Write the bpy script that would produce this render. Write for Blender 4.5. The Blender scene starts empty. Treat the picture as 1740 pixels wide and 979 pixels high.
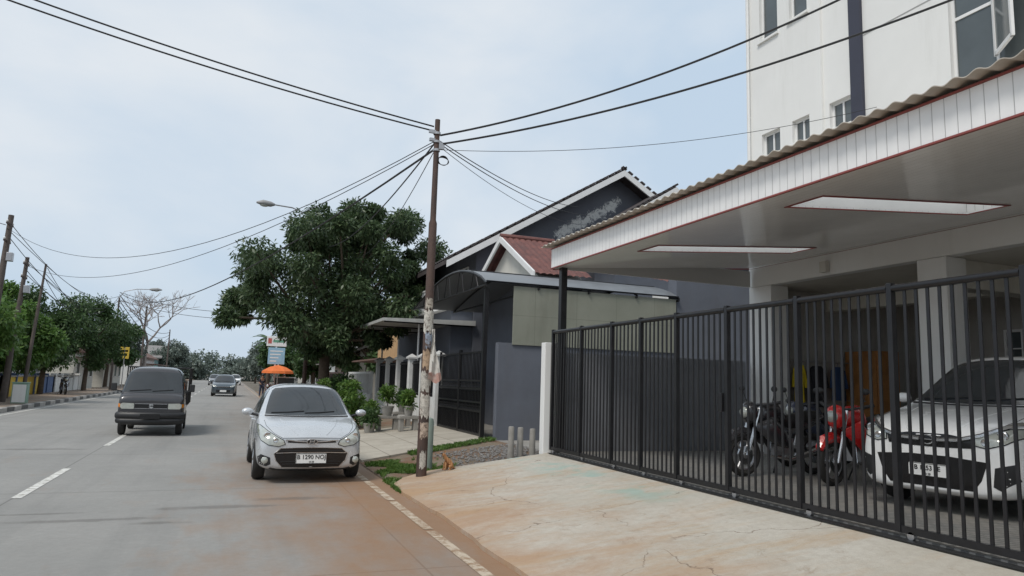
import bpy,bmesh,math,random
import numpy as np
from mathutils import Vector, Matrix
from mathutils.bvhtree import BVHTree
random.seed(7); rng=np.random.default_rng(7)
S=bpy.context.scene; col=S.collection
R=math.radians
# ------------------------------------------------------------ camera
Yc=Vector((-480,-146.5,-1210)).normalized()
Zc=Vector((.0314,1,-.1335)); Zc=(Zc-Yc*Zc.dot(Yc)).normalized()
Xc=Yc.cross(Zc)
CM=Matrix((Xc,Yc,Zc)); CAM=Vector((0,0,1.65))
cd=bpy.data.cameras.new('camera'); cam=bpy.data.objects.new('camera',cd); col.objects.link(cam)
cd.sensor_width=36; cd.lens=36*1210/1740; cd.clip_end=3000; cd.clip_start=.05
cam.matrix_world=Matrix.Translation(CAM)@CM.to_4x4(); S.camera=cam
def P(px,py,X=None,Y=None,z=None):
    d=CM@Vector((px-870,489.5-py,-1210))
    if X is not None: t=X/d.x
    elif Y is not None: t=Y/d.y
    else: t=(z-1.65)/d.z
    return CAM+d*t
S.view_settings.view_transform='Standard'; S.view_settings.look='None'; S.view_settings.exposure=0
# ------------------------------------------------------------ materials
class NT:
    def __init__(s,name):
        s.m=bpy.data.materials.new(name); s.m.use_nodes=True; s.t=s.m.node_tree; s.N=s.t.nodes; s.b=s.N['Principled BSDF']
        s.tc=s.N.new('ShaderNodeTexCoord'); s.co=s.tc.outputs['Object']
    def n(s,ty,**k):
        x=s.N.new(ty)
        for a,v in k.items(): setattr(x,a,v)
        return x
    def l(s,a,b): s.t.links.new(a,b)
    def put(s,sock,v):
        if isinstance(v,(int,float)): sock.default_value=v
        elif isinstance(v,(tuple,list)): sock.default_value=tuple(v)+((1,) if len(v)==3 and len(sock.default_value)==4 else ())
        else: s.l(v,sock)
    def noise(s,scale=5,detail=4,rough=.6,co=None,dist=0,stretch=None):
        co=co or s.co
        if stretch:
            mp=s.n('ShaderNodeMapping'); s.l(co,mp.inputs[0]); mp.inputs['Scale'].default_value=stretch; co=mp.outputs[0]
        x=s.n('ShaderNodeTexNoise'); s.l(co,x.inputs['Vector']); x.inputs['Scale'].default_value=scale; x.inputs['Detail'].default_value=detail
        x.inputs['Roughness'].default_value=rough; x.inputs['Distortion'].default_value=dist
        return x.outputs['Fac']
    def rng(s,v,a,b,c=0,d=1):
        x=s.n('ShaderNodeMapRange'); s.put(x.inputs[0],v)
        for i,q in enumerate((a,b,c,d)): x.inputs[i+1].default_value=q
        return x.outputs[0]
    def ma(s,op,a,b=0,c=None):
        x=s.n('ShaderNodeMath',operation=op); s.put(x.inputs[0],a); s.put(x.inputs[1],b)
        if c is not None: s.put(x.inputs[2],c)
        return x.outputs[0]
    def mix(s,f,a,b,mode='MIX'):
        x=s.n('ShaderNodeMix',data_type='RGBA',blend_type=mode); s.put(x.inputs['Factor'],f); s.put(x.inputs[6],a); s.put(x.inputs[7],b)
        return x.outputs[2]
    def xyz(s,co=None):
        x=s.n('ShaderNodeSeparateXYZ'); s.l(co or s.co,x.inputs[0]); return x.outputs
    def bump(s,h,st=.3,d=.02):
        x=s.n('ShaderNodeBump'); x.inputs['Strength'].default_value=st; x.inputs['Distance'].default_value=d; s.l(h,x.inputs['Height']); s.l(x.outputs[0],s.b.inputs['Normal'])
    def set(s,c=None,r=None,metal=None,coat=None,spec=None):
        if c is not None: s.put(s.b.inputs['Base Color'],c)
        if r is not None: s.put(s.b.inputs['Roughness'],r)
        if metal is not None: s.b.inputs['Metallic'].default_value=metal
        if coat: s.b.inputs['Coat Weight'].default_value=coat; s.b.inputs['Coat Roughness'].default_value=.05
        if spec is not None: s.b.inputs['Specular IOR Level'].default_value=spec
        return s.m
def sc(c,k): return tuple(min(1,x*k) for x in c)
_c={}
def M(name,c,r=.6,metal=0,var=.12,scale=3,bump=0,bs=60,coat=0,spec=None,dirt=0):
    if name in _c: return _c[name]
    q=NT(name); f=q.rng(q.noise(scale,5,.65),.3,.7)
    cc=q.mix(f,sc(c,1-var),sc(c,1+var))
    if dirt:
        g=q.rng(q.noise(1.3,6,.7,stretch=(1,1,.35)),.48,.72,0,dirt); cc=q.mix(g,cc,(.12,.10,.08))
    if bump: q.bump(q.noise(bs,4),bump,.01)
    m=q.set(cc,q.rng(f,0,1,max(0,r-.05),min(1,r+.06)),metal,coat,spec); _c[name]=m; return m
def grooved(name,c,axis,period,width=.05,dark=.45,r=.4,var=.05,dirt=0,coat=0):
    q=NT(name); o=q.xyz()[axis]; fr=q.ma('FRACT',q.ma('MULTIPLY',o,1/period)); d=q.ma('ABSOLUTE',q.ma('SUBTRACT',fr,.5))
    g=q.rng(d,.5-width,.5-width*.4); f=q.rng(q.noise(2,5),.3,.7)
    cc=q.mix(f,sc(c,1-var),sc(c,1+var))
    if dirt: cc=q.mix(q.rng(q.noise(1.1,6,.7),.5,.75,0,dirt),cc,(.2,.17,.13))
    cc=q.mix(g,cc,sc(c,dark)); q.bump(q.ma('SUBTRACT',1,g),.6,.008)
    return q.set(cc,r,0,coat)
def paint(name,c,metal=0,r=.3,dust=.12):
    q=NT(name); f=q.rng(q.noise(3,3),.35,.65); cc=q.mix(f,sc(c,.97),sc(c,1.03))
    z=q.xyz()[2]; d=q.ma('MULTIPLY',q.rng(z,.6,.15),q.rng(q.noise(6,5),.3,.7,.3,1)); cc=q.mix(q.ma('MULTIPLY',d,dust*3),cc,(.27,.22,.17))
    return q.set(cc,q.rng(q.noise(3,3),.3,.7,r-.04,r+.05),metal,.8)
def glass(name,c=(.012,.015,.017),r=.04):
    q=NT(name); f=q.noise(1.2,3); return q.set(q.mix(f,sc(c,.6),sc(c,1.5)),q.rng(q.noise(5,4),.3,.7,r,r+.04),0,0,.6)

m_black=M('black_plastic',(.018,.018,.019),.45,var=.2)
m_gloss=M('gloss_black',(.01,.01,.011),.15)
m_rub=M('tyre_rubber',(.022,.021,.02),.85,var=.3,bump=.3)
m_chrome=M('chrome',(.62,.63,.64),.18,1,.04)
m_alu=M('alloy',(.42,.42,.43),.35,.8,.08)
m_glass=glass('vehicle_glass',(.035,.04,.044))
m_lens=M('headlamp_lens',(.46,.48,.44),.08,.2,.15,scale=18,coat=1)
m_amber=M('amber_lens',(.6,.2,.02),.15)
m_white=M('white_metal',(.78,.78,.77),.4,var=.04)
m_plate=M('plate_white',(.80,.80,.78),.4,var=.03)
m_red=M('dark_red_trim',(.26,.06,.05),.5)
m_gate=M('black_gate_paint',(.014,.014,.016),.35,.2,.25,scale=8,bump=.1,bs=90)
m_rust=NT('rusty_steel')
_f=m_rust.rng(m_rust.noise(3.5,7,.75,stretch=(1,1,.4)),.35,.65); m_rust.bump(m_rust.noise(40,5),.4,.01)
m_rust=m_rust.set(m_rust.mix(_f,(.045,.033,.03),(.11,.065,.05)),.75,.1)
m_wall_grey=M('blue_grey_render',(.125,.137,.165),.85,var=.12,scale=1.2,bump=.15,dirt=.2)
m_bound=M('mid_grey_render',(.20,.21,.23),.85,var=.12,scale=1.2,bump=.15,dirt=.2)
q=NT('white_render'); c=q.mix(q.rng(q.noise(.8,5),.3,.7),(.76,.76,.74),(.81,.81,.79)); c=q.mix(q.rng(q.noise(1.5,6,.7,stretch=(1,1,.12)),.55,.75,0,.28),c,(.50,.49,.45)); q.bump(q.noise(60,4),.05,.01); m_wall_white=q.set(c,.8)
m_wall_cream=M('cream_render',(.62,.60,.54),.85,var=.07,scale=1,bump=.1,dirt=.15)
m_porch=M('shaded_porch_render',(.40,.385,.36),.85,var=.12,scale=1,bump=.1,dirt=.3)  # porch wall colour darkened to carry the shade of the open bays
m_conc=M('grey_concrete',(.30,.285,.26),.9,var=.2,scale=3,bump=.4,dirt=.3)
m_navy=M('navy_pilaster',(.04,.043,.065),.6)
m_pane=glass('window_glass',(.09,.105,.11),.05)
m_cable=M('cable_black',(.02,.02,.022),.6)

# ------------------------------------------------------------ mesh builder
class MB:
    def __init__(s): s.v=[]; s.f=[]
    def add(s,vs,fs):
        n=len(s.v); s.v+=[tuple(v) for v in vs]; s.f+=[tuple(i+n for i in f) for f in fs]; return s
    def box(s,x0,x1,y0,y1,z0,z1):
        return s.add([(x0,y0,z0),(x1,y0,z0),(x1,y1,z0),(x0,y1,z0),(x0,y0,z1),(x1,y0,z1),(x1,y1,z1),(x0,y1,z1)],
            [(3,2,1,0),(4,5,6,7),(0,1,5,4),(1,2,6,5),(2,3,7,6),(3,0,4,7)])
    def bx(s,c,size,m=None):
        x,y,z=[q/2 for q in size]; vs=[Vector(p) for p in [(-x,-y,-z),(x,-y,-z),(x,y,-z),(-x,y,-z),(-x,-y,z),(x,-y,z),(x,y,z),(-x,y,z)]]
        if m: vs=[m@v for v in vs]
        return s.add([v+Vector(c) for v in vs],[(3,2,1,0),(4,5,6,7),(0,1,5,4),(1,2,6,5),(2,3,7,6),(3,0,4,7)])
    def tube(s,pts,r,n=8,closed=False,flat=None):
        pts=[Vector(p) for p in pts]; k=len(pts); rs=r if isinstance(r,(list,tuple)) else [r]*k
        up=None; vs=[]
        for i,p in enumerate(pts):
            if closed: d=(pts[(i+1)%k]-pts[i-1])
            else: d=pts[min(i+1,k-1)]-pts[max(i-1,0)]
            d.normalize()
            if up is None:
                up=Vector((0,0,1)) if abs(d.z)<.9 else Vector((1,0,0))
            a=(up-d*up.dot(d)).normalized(); up=a; b=d.cross(a)
            for j in range(n):
                t=2*math.pi*j/n; vs.append(p+(a*math.cos(t)+b*math.sin(t)*(flat or 1))*rs[i])
        fs=[]
        for i in range(k if closed else k-1):
            for j in range(n):
                a=i*n+j; b=i*n+(j+1)%n; i2=(i+1)%k; fs.append((a,b,i2*n+(j+1)%n,i2*n+j))
        if not closed: fs+= [tuple(range(n-1,-1,-1)),tuple((k-1)*n+j for j in range(n))]
        return s.add(vs,fs)
    def cyl(s,a,b,r0,r1=None,n=12): return s.tube([a,b],[r0,r0 if r1 is None else r1],n)
    def lathe(s,prof,c=(0,0,0),ax='z',n=24):
        vs=[];fs=[];k=len(prof)
        for j in range(n):
            t=2*math.pi*j/n
            for r,h in prof:
                a,b=r*math.cos(t),r*math.sin(t)
                p=(a,b,h) if ax=='z' else ((h,a,b) if ax=='x' else (a,h,b))
                vs.append(Vector(p)+Vector(c))
        for j in range(n):
            for i in range(k-1):
                fs.append((j*k+i,((j+1)%n)*k+i,((j+1)%n)*k+i+1,j*k+i+1))
        return s.add(vs,fs)
    def prism(s,poly,ax,a,b):
        def q(p,h): return (h,p[0],p[1]) if ax=='x' else ((p[0],h,p[1]) if ax=='y' else (p[0],p[1],h))
        n=len(poly); vs=[q(p,a) for p in poly]+[q(p,b) for p in poly]
        return s.add(vs,[tuple(range(n)),tuple(range(2*n-1,n-1,-1))]+[(i,(i+1)%n,n+(i+1)%n,n+i) for i in range(n)])
    def sph(s,c,r,n=12,k=8):
        r=(r,r,r) if isinstance(r,(int,float)) else r; vs=[];fs=[]
        for i in range(k+1):
            for j in range(n):
                t=math.pi*i/k; f=2*math.pi*j/n
                vs.append((c[0]+r[0]*math.sin(t)*math.cos(f),c[1]+r[1]*math.sin(t)*math.sin(f),c[2]+r[2]*math.cos(t)))
        for i in range(k):
            for j in range(n): fs.append((i*n+j,(i+1)*n+j,(i+1)*n+(j+1)%n,i*n+(j+1)%n))
        return s.add(vs,fs)
    def build(s,name,mat,parent=None,off=(0,0,0),bevel=0,smooth=False,fix=True):
        me=bpy.data.meshes.new(name); o=Vector(off)
        me.from_pydata([tuple(Vector(v)-o) for v in s.v],[],s.f)
        if fix:
            b=bmesh.new(); b.from_mesh(me); bmesh.ops.recalc_face_normals(b,faces=b.faces); b.to_mesh(me); b.free()
        me.materials.append(mat)
        if smooth:
            me.polygons.foreach_set('use_smooth',[True]*len(me.polygons)); me.set_sharp_from_angle(angle=R(38))
        ob=bpy.data.objects.new(name,me); col.objects.link(ob)
        if parent: ob.parent=parent
        if bevel:
            q=ob.modifiers.new('bevel','BEVEL'); q.width=bevel; q.segments=2; q.limit_method='ANGLE'
        return ob
def tag(o,label,cat,group=None,kind=None):
    if label: o['label']=label
    if cat: o['category']=cat
    if group: o['group']=group
    if kind: o['kind']=kind
    return o
def thing(name,label,cat,loc=(0,0,0),rz=0,group=None):
    o=bpy.data.objects.new(name,None); col.objects.link(o); o.location=loc; o.rotation_euler=(0,0,rz); o.empty_display_size=.1
    return tag(o,label,cat,group)
def solo(mb,name,label,cat,mat,loc=(0,0,0),group=None,**k):
    o=mb.build(name,mat,None,off=loc,**k); o.location=loc; return tag(o,label,cat,group)
def struct(mb,name,mat,**k):
    o=mb.build(name,mat,**k); o['kind']='structure'; return o
def text(s,size,mat,parent,loc,rot,name='lettering',bold=.0,sx=1,ex=.002):
    cu=bpy.data.curves.new('t','FONT'); cu.body=s; cu.size=size; cu.align_x='CENTER'; cu.align_y='CENTER'; cu.extrude=ex; cu.offset=bold
    t=bpy.data.objects.new('t',cu); col.objects.link(t); dg=bpy.context.evaluated_depsgraph_get(); dg.update()
    me=bpy.data.meshes.new_from_object(t.evaluated_get(dg)); bpy.data.objects.remove(t)
    me.materials.clear(); me.materials.append(mat)
    o=bpy.data.objects.new(name,me); col.objects.link(o); o.parent=parent; o.location=loc; o.rotation_euler=rot; o.scale=(sx,1,1); return o

# ------------------------------------------------------------ world / light
w=bpy.data.worlds.new('World'); S.world=w; w.use_nodes=True; t=w.node_tree; N=t.nodes
bg=N['Background']; bg.inputs[1].default_value=.125
sky=N.new('ShaderNodeTexSky'); sky.sky_type='NISHITA'; sky.sun_disc=False; sky.sun_elevation=R(55); sky.sun_rotation=R(235); sky.dust_density=3; sky.air_density=1.2
tc=N.new('ShaderNodeTexCoord'); mp=N.new('ShaderNodeMapping'); mp.inputs['Scale'].default_value=(1,1,1.7); t.links.new(tc.outputs['Generated'],mp.inputs[0])
nz=N.new('ShaderNodeTexNoise'); nz.inputs['Scale'].default_value=2.3; nz.inputs['Detail'].default_value=8; nz.inputs['Roughness'].default_value=.5; nz.inputs['Distortion'].default_value=.25; t.links.new(mp.outputs[0],nz.inputs[0])
cr=N.new('ShaderNodeValToRGB'); cr.color_ramp.elements[0].position=.36; cr.color_ramp.elements[1].position=.64
cr.color_ramp.elements[0].color=(4.5,5.5,6.6,1); cr.color_ramp.elements[1].color=(6.3,6.7,7.1,1)
t.links.new(nz.outputs['Fac'],cr.inputs[0])
mx=N.new('ShaderNodeMix'); mx.data_type='RGBA'; mx.inputs['Factor'].default_value=.93
t.links.new(sky.outputs[0],mx.inputs[6]); t.links.new(cr.outputs[0],mx.inputs[7]); t.links.new(mx.outputs[2],bg.inputs[0])
sl=bpy.data.lights.new('sun','SUN'); sl.energy=2.0; sl.angle=R(16); sl.color=(1,.95,.88)
so=bpy.data.objects.new('sun',sl); col.objects.link(so)
so.rotation_euler=Vector((-.60,-.40,1.0)).to_track_quat('Z','Y').to_euler()

# ------------------------------------------------------------ ground & road
g=NT('far_ground'); f=g.noise(.3,5); m_ground=g.set(g.mix(f,(.12,.10,.075),(.17,.15,.12)),.95)
struct(MB().add([(-1200,-600,-.012),(1200,-600,-.012),(1200,1800,-.012),(-1200,1800,-.012)],[(0,1,2,3)]),'ground',m_ground)
q=NT('road_concrete'); x,y,z=q.xyz()
base=q.mix(q.rng(q.noise(.45,6,.6),.3,.7),(.245,.24,.225),(.31,.30,.28))
base=q.mix(q.rng(q.noise(14,6,.75),.35,.7,0,.5),base,(.20,.195,.185))
base=q.mix(q.rng(q.noise(160,3,.8),.55,.8,0,.5),base,(.45,.44,.42))
base=q.mix(q.rng(q.noise(1.1,5,.6,stretch=(1.6,.08,1)),.5,.75,0,.5),base,(.17,.168,.16))
def line(v,period,off,wd):
    return q.rng(q.ma('ABSOLUTE',q.ma('SUBTRACT',q.ma('FRACT',q.ma('MULTIPLY',q.ma('ADD',v,off),1/period)),.5)),wd/period,wd/period*.4)
jt=q.ma('MAXIMUM',line(y,5,1.1,.016),line(x,4.2,.35,.014)); base=q.mix(q.ma('MULTIPLY',jt,.6),base,(.08,.075,.07))
fx=q.rng(x,-1.0,2.4); fy=q.rng(y,18,7); nn=q.rng(q.noise(1.2,7,.65,stretch=(1,.45,1)),.25,.75,-.40,.50)
dm=q.ma('MULTIPLY',q.rng(q.ma('ADD',q.ma('MULTIPLY',fx,1.0),nn),.2,1.0),q.rng(fy,0,.6,.25,1))
base=q.mix(q.ma('MULTIPLY',dm,.88),base,(.27,.15,.075))
def blob(cx,cy,rx,ry):
    a=q.ma('POWER',q.ma('MULTIPLY',q.ma('SUBTRACT',x,cx),1/rx),2); b=q.ma('POWER',q.ma('MULTIPLY',q.ma('SUBTRACT',y,cy),1/ry),2)
    return q.rng(q.ma('ADD',q.ma('SQRT',q.ma('ADD',a,b)),q.rng(q.noise(3,5,.7),.2,.8,-.6,.6)),1.1,.5)
bl=None
for a in [(.0,9.9,.8,.13),(.95,10.4,.5,.16),(-1.4,9.3,.9,.10),(-2.6,8.6,.5,.14),(-.6,9.0,.3,.1),(-3.6,17.5,1.1,.18),(-2.2,9.8,.8,.06)]:
    k=blob(*a); bl=k if bl is None else q.ma('MAXIMUM',bl,k)
base=q.mix(q.ma('MULTIPLY',bl,.5),base,(.10,.09,.08))
q.bump(q.noise(90,5,.75),.35,.01); m_road=q.set(base,q.rng(q.noise(4,4),.3,.7,.75,.92))
struct(MB().add([(-7.62,-10,-.004),(2.6,-10,-.004),(2.6,420,-.004),(-7.62,420,-.004)],[(0,1,2,3)]),'road',m_road)
q=NT('worn_marking'); f=q.rng(q.noise(9,7,.75),.38,.54); m_mark=q.set(q.mix(f,(.28,.26,.22),(.66,.65,.61)),.8)
q=NT('dusty_marking'); f=q.rng(q.noise(6,7,.8),.42,.56); m_mark2=q.set(q.mix(f,(.27,.17,.10),(.52,.44,.34)),.85)
mb=MB()
for k in range(26):
    y0=11+k*7.2-14.4
    mb.add([(-2.47,y0,.001),(-2.35,y0,.001),(-2.35,y0+3.1,.001),(-2.47,y0+3.1,.001)],[(0,1,2,3)])
mb.add([(-7.3,-5,.001),(-7.2,-5,.001),(-7.2,200,.001),(-7.3,200,.001)],[(0,1,2,3)])
struct(mb,'road_markings',m_mark)
mb=MB()
for k in range(60):
    y0=-2+k*2.0; mb.add([(2.15,y0,.001),(2.26,y0,.001),(2.26,y0+1.9,.001),(2.15,y0+1.9,.001)],[(0,1,2,3)])
struct(mb,'edge_line',m_mark2)
mk1=M('kerb_light',(.42,.40,.37),.85,var=.2,dirt=.3); mk2=M('kerb_dark',(.13,.125,.12),.85,var=.3)
a=MB();b=MB()
for k in range(110):
    (a if k%2 else b).box(-7.86,-7.62,k*1.0+6,k*1.0+6.99,-.02,.16)
struct(a,'kerb_light',mk1,bevel=.02); struct(b,'kerb_dark',mk2,bevel=.02)
q=NT('sidewalk_pavers'); br=q.n('ShaderNodeTexBrick'); q.l(q.co,br.inputs[0]); br.inputs['Scale'].default_value=3; br.inputs['Color1'].default_value=(.33,.21,.14,1); br.inputs['Color2'].default_value=(.26,.19,.14,1); br.inputs['Mortar'].default_value=(.12,.1,.08,1)
m_side=q.set(q.mix(q.rng(q.noise(1,5),.35,.65,0,.7),br.outputs[0],(.28,.25,.21)),.9)
struct(MB().box(-10.6,-7.86,-5,230,-.02,.14),'sidewalk',m_side)
def hz(X): return .03+.37*max(0,min(1,(X-2.5)/3.05))
def hz2(X): return .02+.28*max(0,min(1,(X-2.5)/3.3))
q=NT('verge_soil'); f=q.rng(q.noise(1.4,6,.65),.35,.62); c=q.mix(f,(.20,.105,.06),(.22,.18,.13)); c=q.mix(q.rng(q.noise(30,5,.8),.5,.75,0,.6),c,(.10,.07,.05))
q.bump(q.noise(25,6,.8),.8,.03); m_soil=q.set(c,.95)
mb=MB(); nx,ny=14,60
vs=[]
for j in range(ny+1):
    for i in range(nx+1):
        X=2.5+3.5*i/nx; Y=11.3+j*1.1
        vs.append((X,Y,hz2(X)-.012+(random.uniform(-.02,.02) if 0<i<nx else 0)))
mb.add(vs,[(j*(nx+1)+i,j*(nx+1)+i+1,(j+1)*(nx+1)+i+1,(j+1)*(nx+1)+i) for j in range(ny) for i in range(nx)])
struct(mb,'verge',m_soil,smooth=True)
struct(MB().box(6.0,22,12.05,80,-.02,.285),'yard_ground',m_conc)
q=NT('driveway_concrete'); x,y,z=q.xyz()
c=q.mix(q.rng(q.noise(.7,6,.65),.3,.7),(.42,.385,.32),(.54,.51,.45))
c=q.mix(q.rng(q.noise(11,6,.8),.42,.75,0,.55),c,(.31,.27,.22))
c=q.mix(q.rng(q.noise(120,4,.8),.55,.8,0,.4),c,(.22,.19,.15))
st=q.rng(q.ma('ADD',q.rng(x,5.3,2.5),q.rng(q.noise(1.0,9,.75,stretch=(.55,1.1,1),dist=.4),.28,.72,-.55,.45)),.30,.95)
c=q.mix(q.ma('MULTIPLY',st,.72),c,(.36,.20,.10))
c=q.mix(q.rng(q.noise(.9,8,.75,stretch=(.3,1.5,1)),.48,.62,0,.55),c,(.42,.27,.14))
c=q.mix(q.rng(q.noise(3.5,8,.8,dist=.6),.56,.68,0,.5),c,(.24,.16,.10))
vo=q.n('ShaderNodeTexVoronoi',feature='DISTANCE_TO_EDGE')
nd=q.n('ShaderNodeTexNoise'); q.l(q.co,nd.inputs[0]); nd.inputs['Scale'].default_value=2.5; nd.inputs['Detail'].default_value=7
ad=q.n('ShaderNodeVectorMath',operation='MULTIPLY_ADD'); q.l(nd.outputs['Color'],ad.inputs[0]); ad.inputs[1].default_value=(.55,.55,.55); q.l(q.co,ad.inputs[2]); q.l(ad.outputs[0],vo.inputs['Vector']); vo.inputs['Scale'].default_value=.5
ck=q.rng(vo.outputs['Distance'],.005,.001); ck=q.ma('MULTIPLY',ck,q.rng(q.noise(1.1,3),.40,.50)); c=q.mix(q.ma('MULTIPLY',ck,.75),c,(.14,.09,.06))
tq=q.ma('MULTIPLY',q.rng(q.ma('ABSOLUTE',q.ma('SUBTRACT',x,4.95)),.5,.1),q.rng(q.noise(1.6,5,.6),.48,.58)); c=q.mix(q.ma('MULTIPLY',q.ma('MULTIPLY',tq,q.rng(y,7.0,8.0)),.5),c,(.22,.42,.38))
q.bump(q.noise(30,6,.75),.4,.015); m_drive=q.set(c,.9)
mb=MB(); nx=12; vs=[]
def far_y(X):
    t=(X-2.5)/3.05; return 11.25+.75*min(1,(t/.25)**.5 if t>0 else 0)+.12*t
Nn=40
for j in range(Nn+1):
    for i in range(nx+1):
        X=2.5+3.05*i/nx; Y=-6+(far_y(X)+6)*j/Nn
        vs.append((X+(.03*math.sin(Y*1.7)+.015*math.sin(Y*5.3) if i==0 else 0),Y,hz(X)+.012))
fs=[(j*(nx+1)+i,j*(nx+1)+i+1,(j+1)*(nx+1)+i+1,(j+1)*(nx+1)+i) for j in range(Nn) for i in range(nx)]
n0=len(vs)
idx=[j*(nx+1) for j in range(Nn+1)]+[Nn*(nx+1)+i for i in range(1,nx+1)]
for k in idx[:]: p=vs[k]; vs.append((p[0],p[1],p[2]-.14))
for k in range(len(idx)-1): fs.append((idx[k],idx[k+1],n0+k+1,n0+k))
mb.add(vs,fs); struct(mb,'driveway',m_drive,smooth=True)
q=NT('paver_concrete'); c=q.mix(q.rng(q.noise(1.5,6),.3,.7),(.36,.32,.26),(.47,.43,.36))
x,y,z=q.xyz(); ln=q.ma('MAXIMUM',q.rng(q.ma('ABSOLUTE',q.ma('SUBTRACT',q.ma('FRACT',q.ma('MULTIPLY',x,1.1)),.5)),.02,.008),q.rng(q.ma('ABSOLUTE',q.ma('SUBTRACT',q.ma('FRACT',q.ma('MULTIPLY',y,.8)),.5)),.02,.008))
c=q.mix(q.ma('MULTIPLY',ln,.7),c,(.14,.12,.09)); c=q.mix(q.rng(q.noise(6,6,.7),.5,.7,0,.5),c,(.24,.2,.15)); m_pave=q.set(c,.9)
mb=MB(); vs=[]
for j in range(9):
    for i in range(9):
        u=i/8; X=2.55+3.35*u; y0=14.4+1.9*u; y1=21.4; Y=y0+(y1-y0)*j/8; vs.append((X,Y,hz2(X)+.03))
fs=[(j*9+i,j*9+i+1,(j+1)*9+i+1,(j+1)*9+i) for j in range(8) for i in range(8)]
n0=len(vs)
for i in range(9): p=vs[i]; vs.append((p[0],p[1],p[2]-.1))
for i in range(8): fs.append((i,i+1,n0+i+1,n0+i))
n1=len(vs)
for j in range(9): p=vs[j*9]; vs.append((p[0],p[1],p[2]-.1))
for j in range(8): fs.append((j*9,(j+1)*9,n1+j+1,n1+j))
mb.add(vs,fs); struct(mb,'neighbour_driveway',m_pave)
q=NT('court_pavers'); br=q.n('ShaderNodeTexBrick'); q.l(q.co,br.inputs[0]); br.inputs['Scale'].default_value=4; br.inputs['Color1'].default_value=(.20,.20,.19,1); br.inputs['Color2'].default_value=(.26,.25,.235,1); br.inputs['Mortar'].default_value=(.08,.08,.08,1)
m_court=q.set(q.mix(q.rng(q.noise(1.3,5),.4,.7,0,.5),br.outputs[0],(.30,.27,.23)),.7)
struct(MB().box(5.56,16,-6,12.0,-.02,.44),'courtyard_floor',m_court)
mb=MB()
def stone(mb,x,y,z,r):
    ic=[(1,0,0),(-1,0,0),(0,1,0),(0,-1,0),(0,0,1),(0,0,-1)]; vs=[(x+a*r*random.uniform(.6,1.2),y+b*r*random.uniform(.6,1.2),z+c*r*random.uniform(.4,.9)) for a,b,c in ic]
    mb.add(vs,[(0,2,4),(2,1,4),(1,3,4),(3,0,4),(2,0,5),(1,2,5),(3,1,5),(0,3,5)])
for i in range(2300):
    X=random.uniform(3.9,6.0); Y=random.uniform(12.1,14.4+(X-3.7)*.3)
    if random.random()<(X-3.6)/1.6: stone(mb,X,Y,hz2(X)+.01,random.uniform(.012,.034))
o=mb.build('gravel',M('gravel_stone',(.20,.19,.18),.9,var=.5,scale=14),fix=False); tag(o,'loose grey gravel beside the grey wall behind the pole','gravel',kind='stuff')
# ------------------------------------------------------------ vegetation
def leafmat(name,c1,c2,tr=.25):
    q=NT(name); gi=q.n('ShaderNodeNewGeometry'); f=gi.outputs['Random Per Island']
    c=q.mix(f,c1,c2); c=q.mix(q.rng(q.noise(.8,3),.35,.65,0,.45),c,sc(c1,.65))
    q.set(c,.40); q.b.inputs['Specular IOR Level'].default_value=.4
    t=q.n('ShaderNodeBsdfTranslucent'); q.l(c,t.inputs[0]); m=q.n('ShaderNodeMixShader'); m.inputs[0].default_value=tr
    q.l(q.b.outputs[0],m.inputs[1]); q.l(t.outputs[0],m.inputs[2]); q.l(m.outputs[0],q.N['Material Output'].inputs[0]); return q.m
m_mango=leafmat('mango_leaf',(.055,.10,.045),(.14,.19,.09),.3); m_green=leafmat('bright_leaf',(.09,.19,.045),(.19,.30,.08),.35); m_dgreen=leafmat('dark_leaf',(.055,.11,.04),(.11,.175,.065),.3)
m_hazed=leafmat('hazed_leaf',(.16,.20,.17),(.21,.25,.21)); m_lush=leafmat('shrub_leaf',(.06,.14,.025),(.19,.29,.07))  # far tree leaves paled and greyed: distance haze put into their colour
m_bark=M('bark',(.10,.075,.055),.95,var=.35,scale=6,bump=.8,bs=20)
def leaves(clumps,per,L,W,mat,name,parent,off=(0,0,0),flat=.8,droop=.3):
    cs=np.array([c[:3] for c in clumps])-np.array(off); rs=np.array([c[3] for c in clumps]); n=len(cs)*per
    idx=np.repeat(np.arange(len(cs)),per); d=rng.normal(size=(n,3)); d/=np.linalg.norm(d,axis=1)[:,None]
    rad=rs[idx]*(rng.random(n)**.38)*rng.uniform(.75,1.12,n); pos=cs[idx]+d*rad[:,None]*np.array([1,1,flat])
    dirv=d*.7+rng.normal(size=(n,3))*.6+np.array([0,0,-droop]); dirv/=np.linalg.norm(dirv,axis=1)[:,None]
    up=rng.normal(size=(n,3))*.5+np.array([0,0,1]); side=np.cross(dirv,up); side/=np.linalg.norm(side,axis=1)[:,None]
    s=rng.uniform(.6,1.3,n)[:,None]; a=pos; m=pos+dirv*L*.5*s; b=pos+dirv*L*s+np.array([0,0,-.15*L])
    V=np.stack([a,m+side*W*.5*s,b,m-side*W*.5*s],1).reshape(-1,3)
    me=bpy.data.meshes.new(name); me.vertices.add(4*n); me.vertices.foreach_set('co',V.astype(np.float32).ravel())
    me.loops.add(4*n); me.loops.foreach_set('vertex_index',np.arange(4*n,dtype=np.int32)); me.polygons.add(n)
    me.polygons.foreach_set('loop_start',np.arange(0,4*n,4,dtype=np.int32)); me.polygons.foreach_set('loop_total',np.full(n,4,dtype=np.int32))
    me.update(calc_edges=True); me.validate(); me.materials.append(mat)
    o=bpy.data.objects.new(name,me); col.objects.link(o); o.parent=parent; return o
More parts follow.
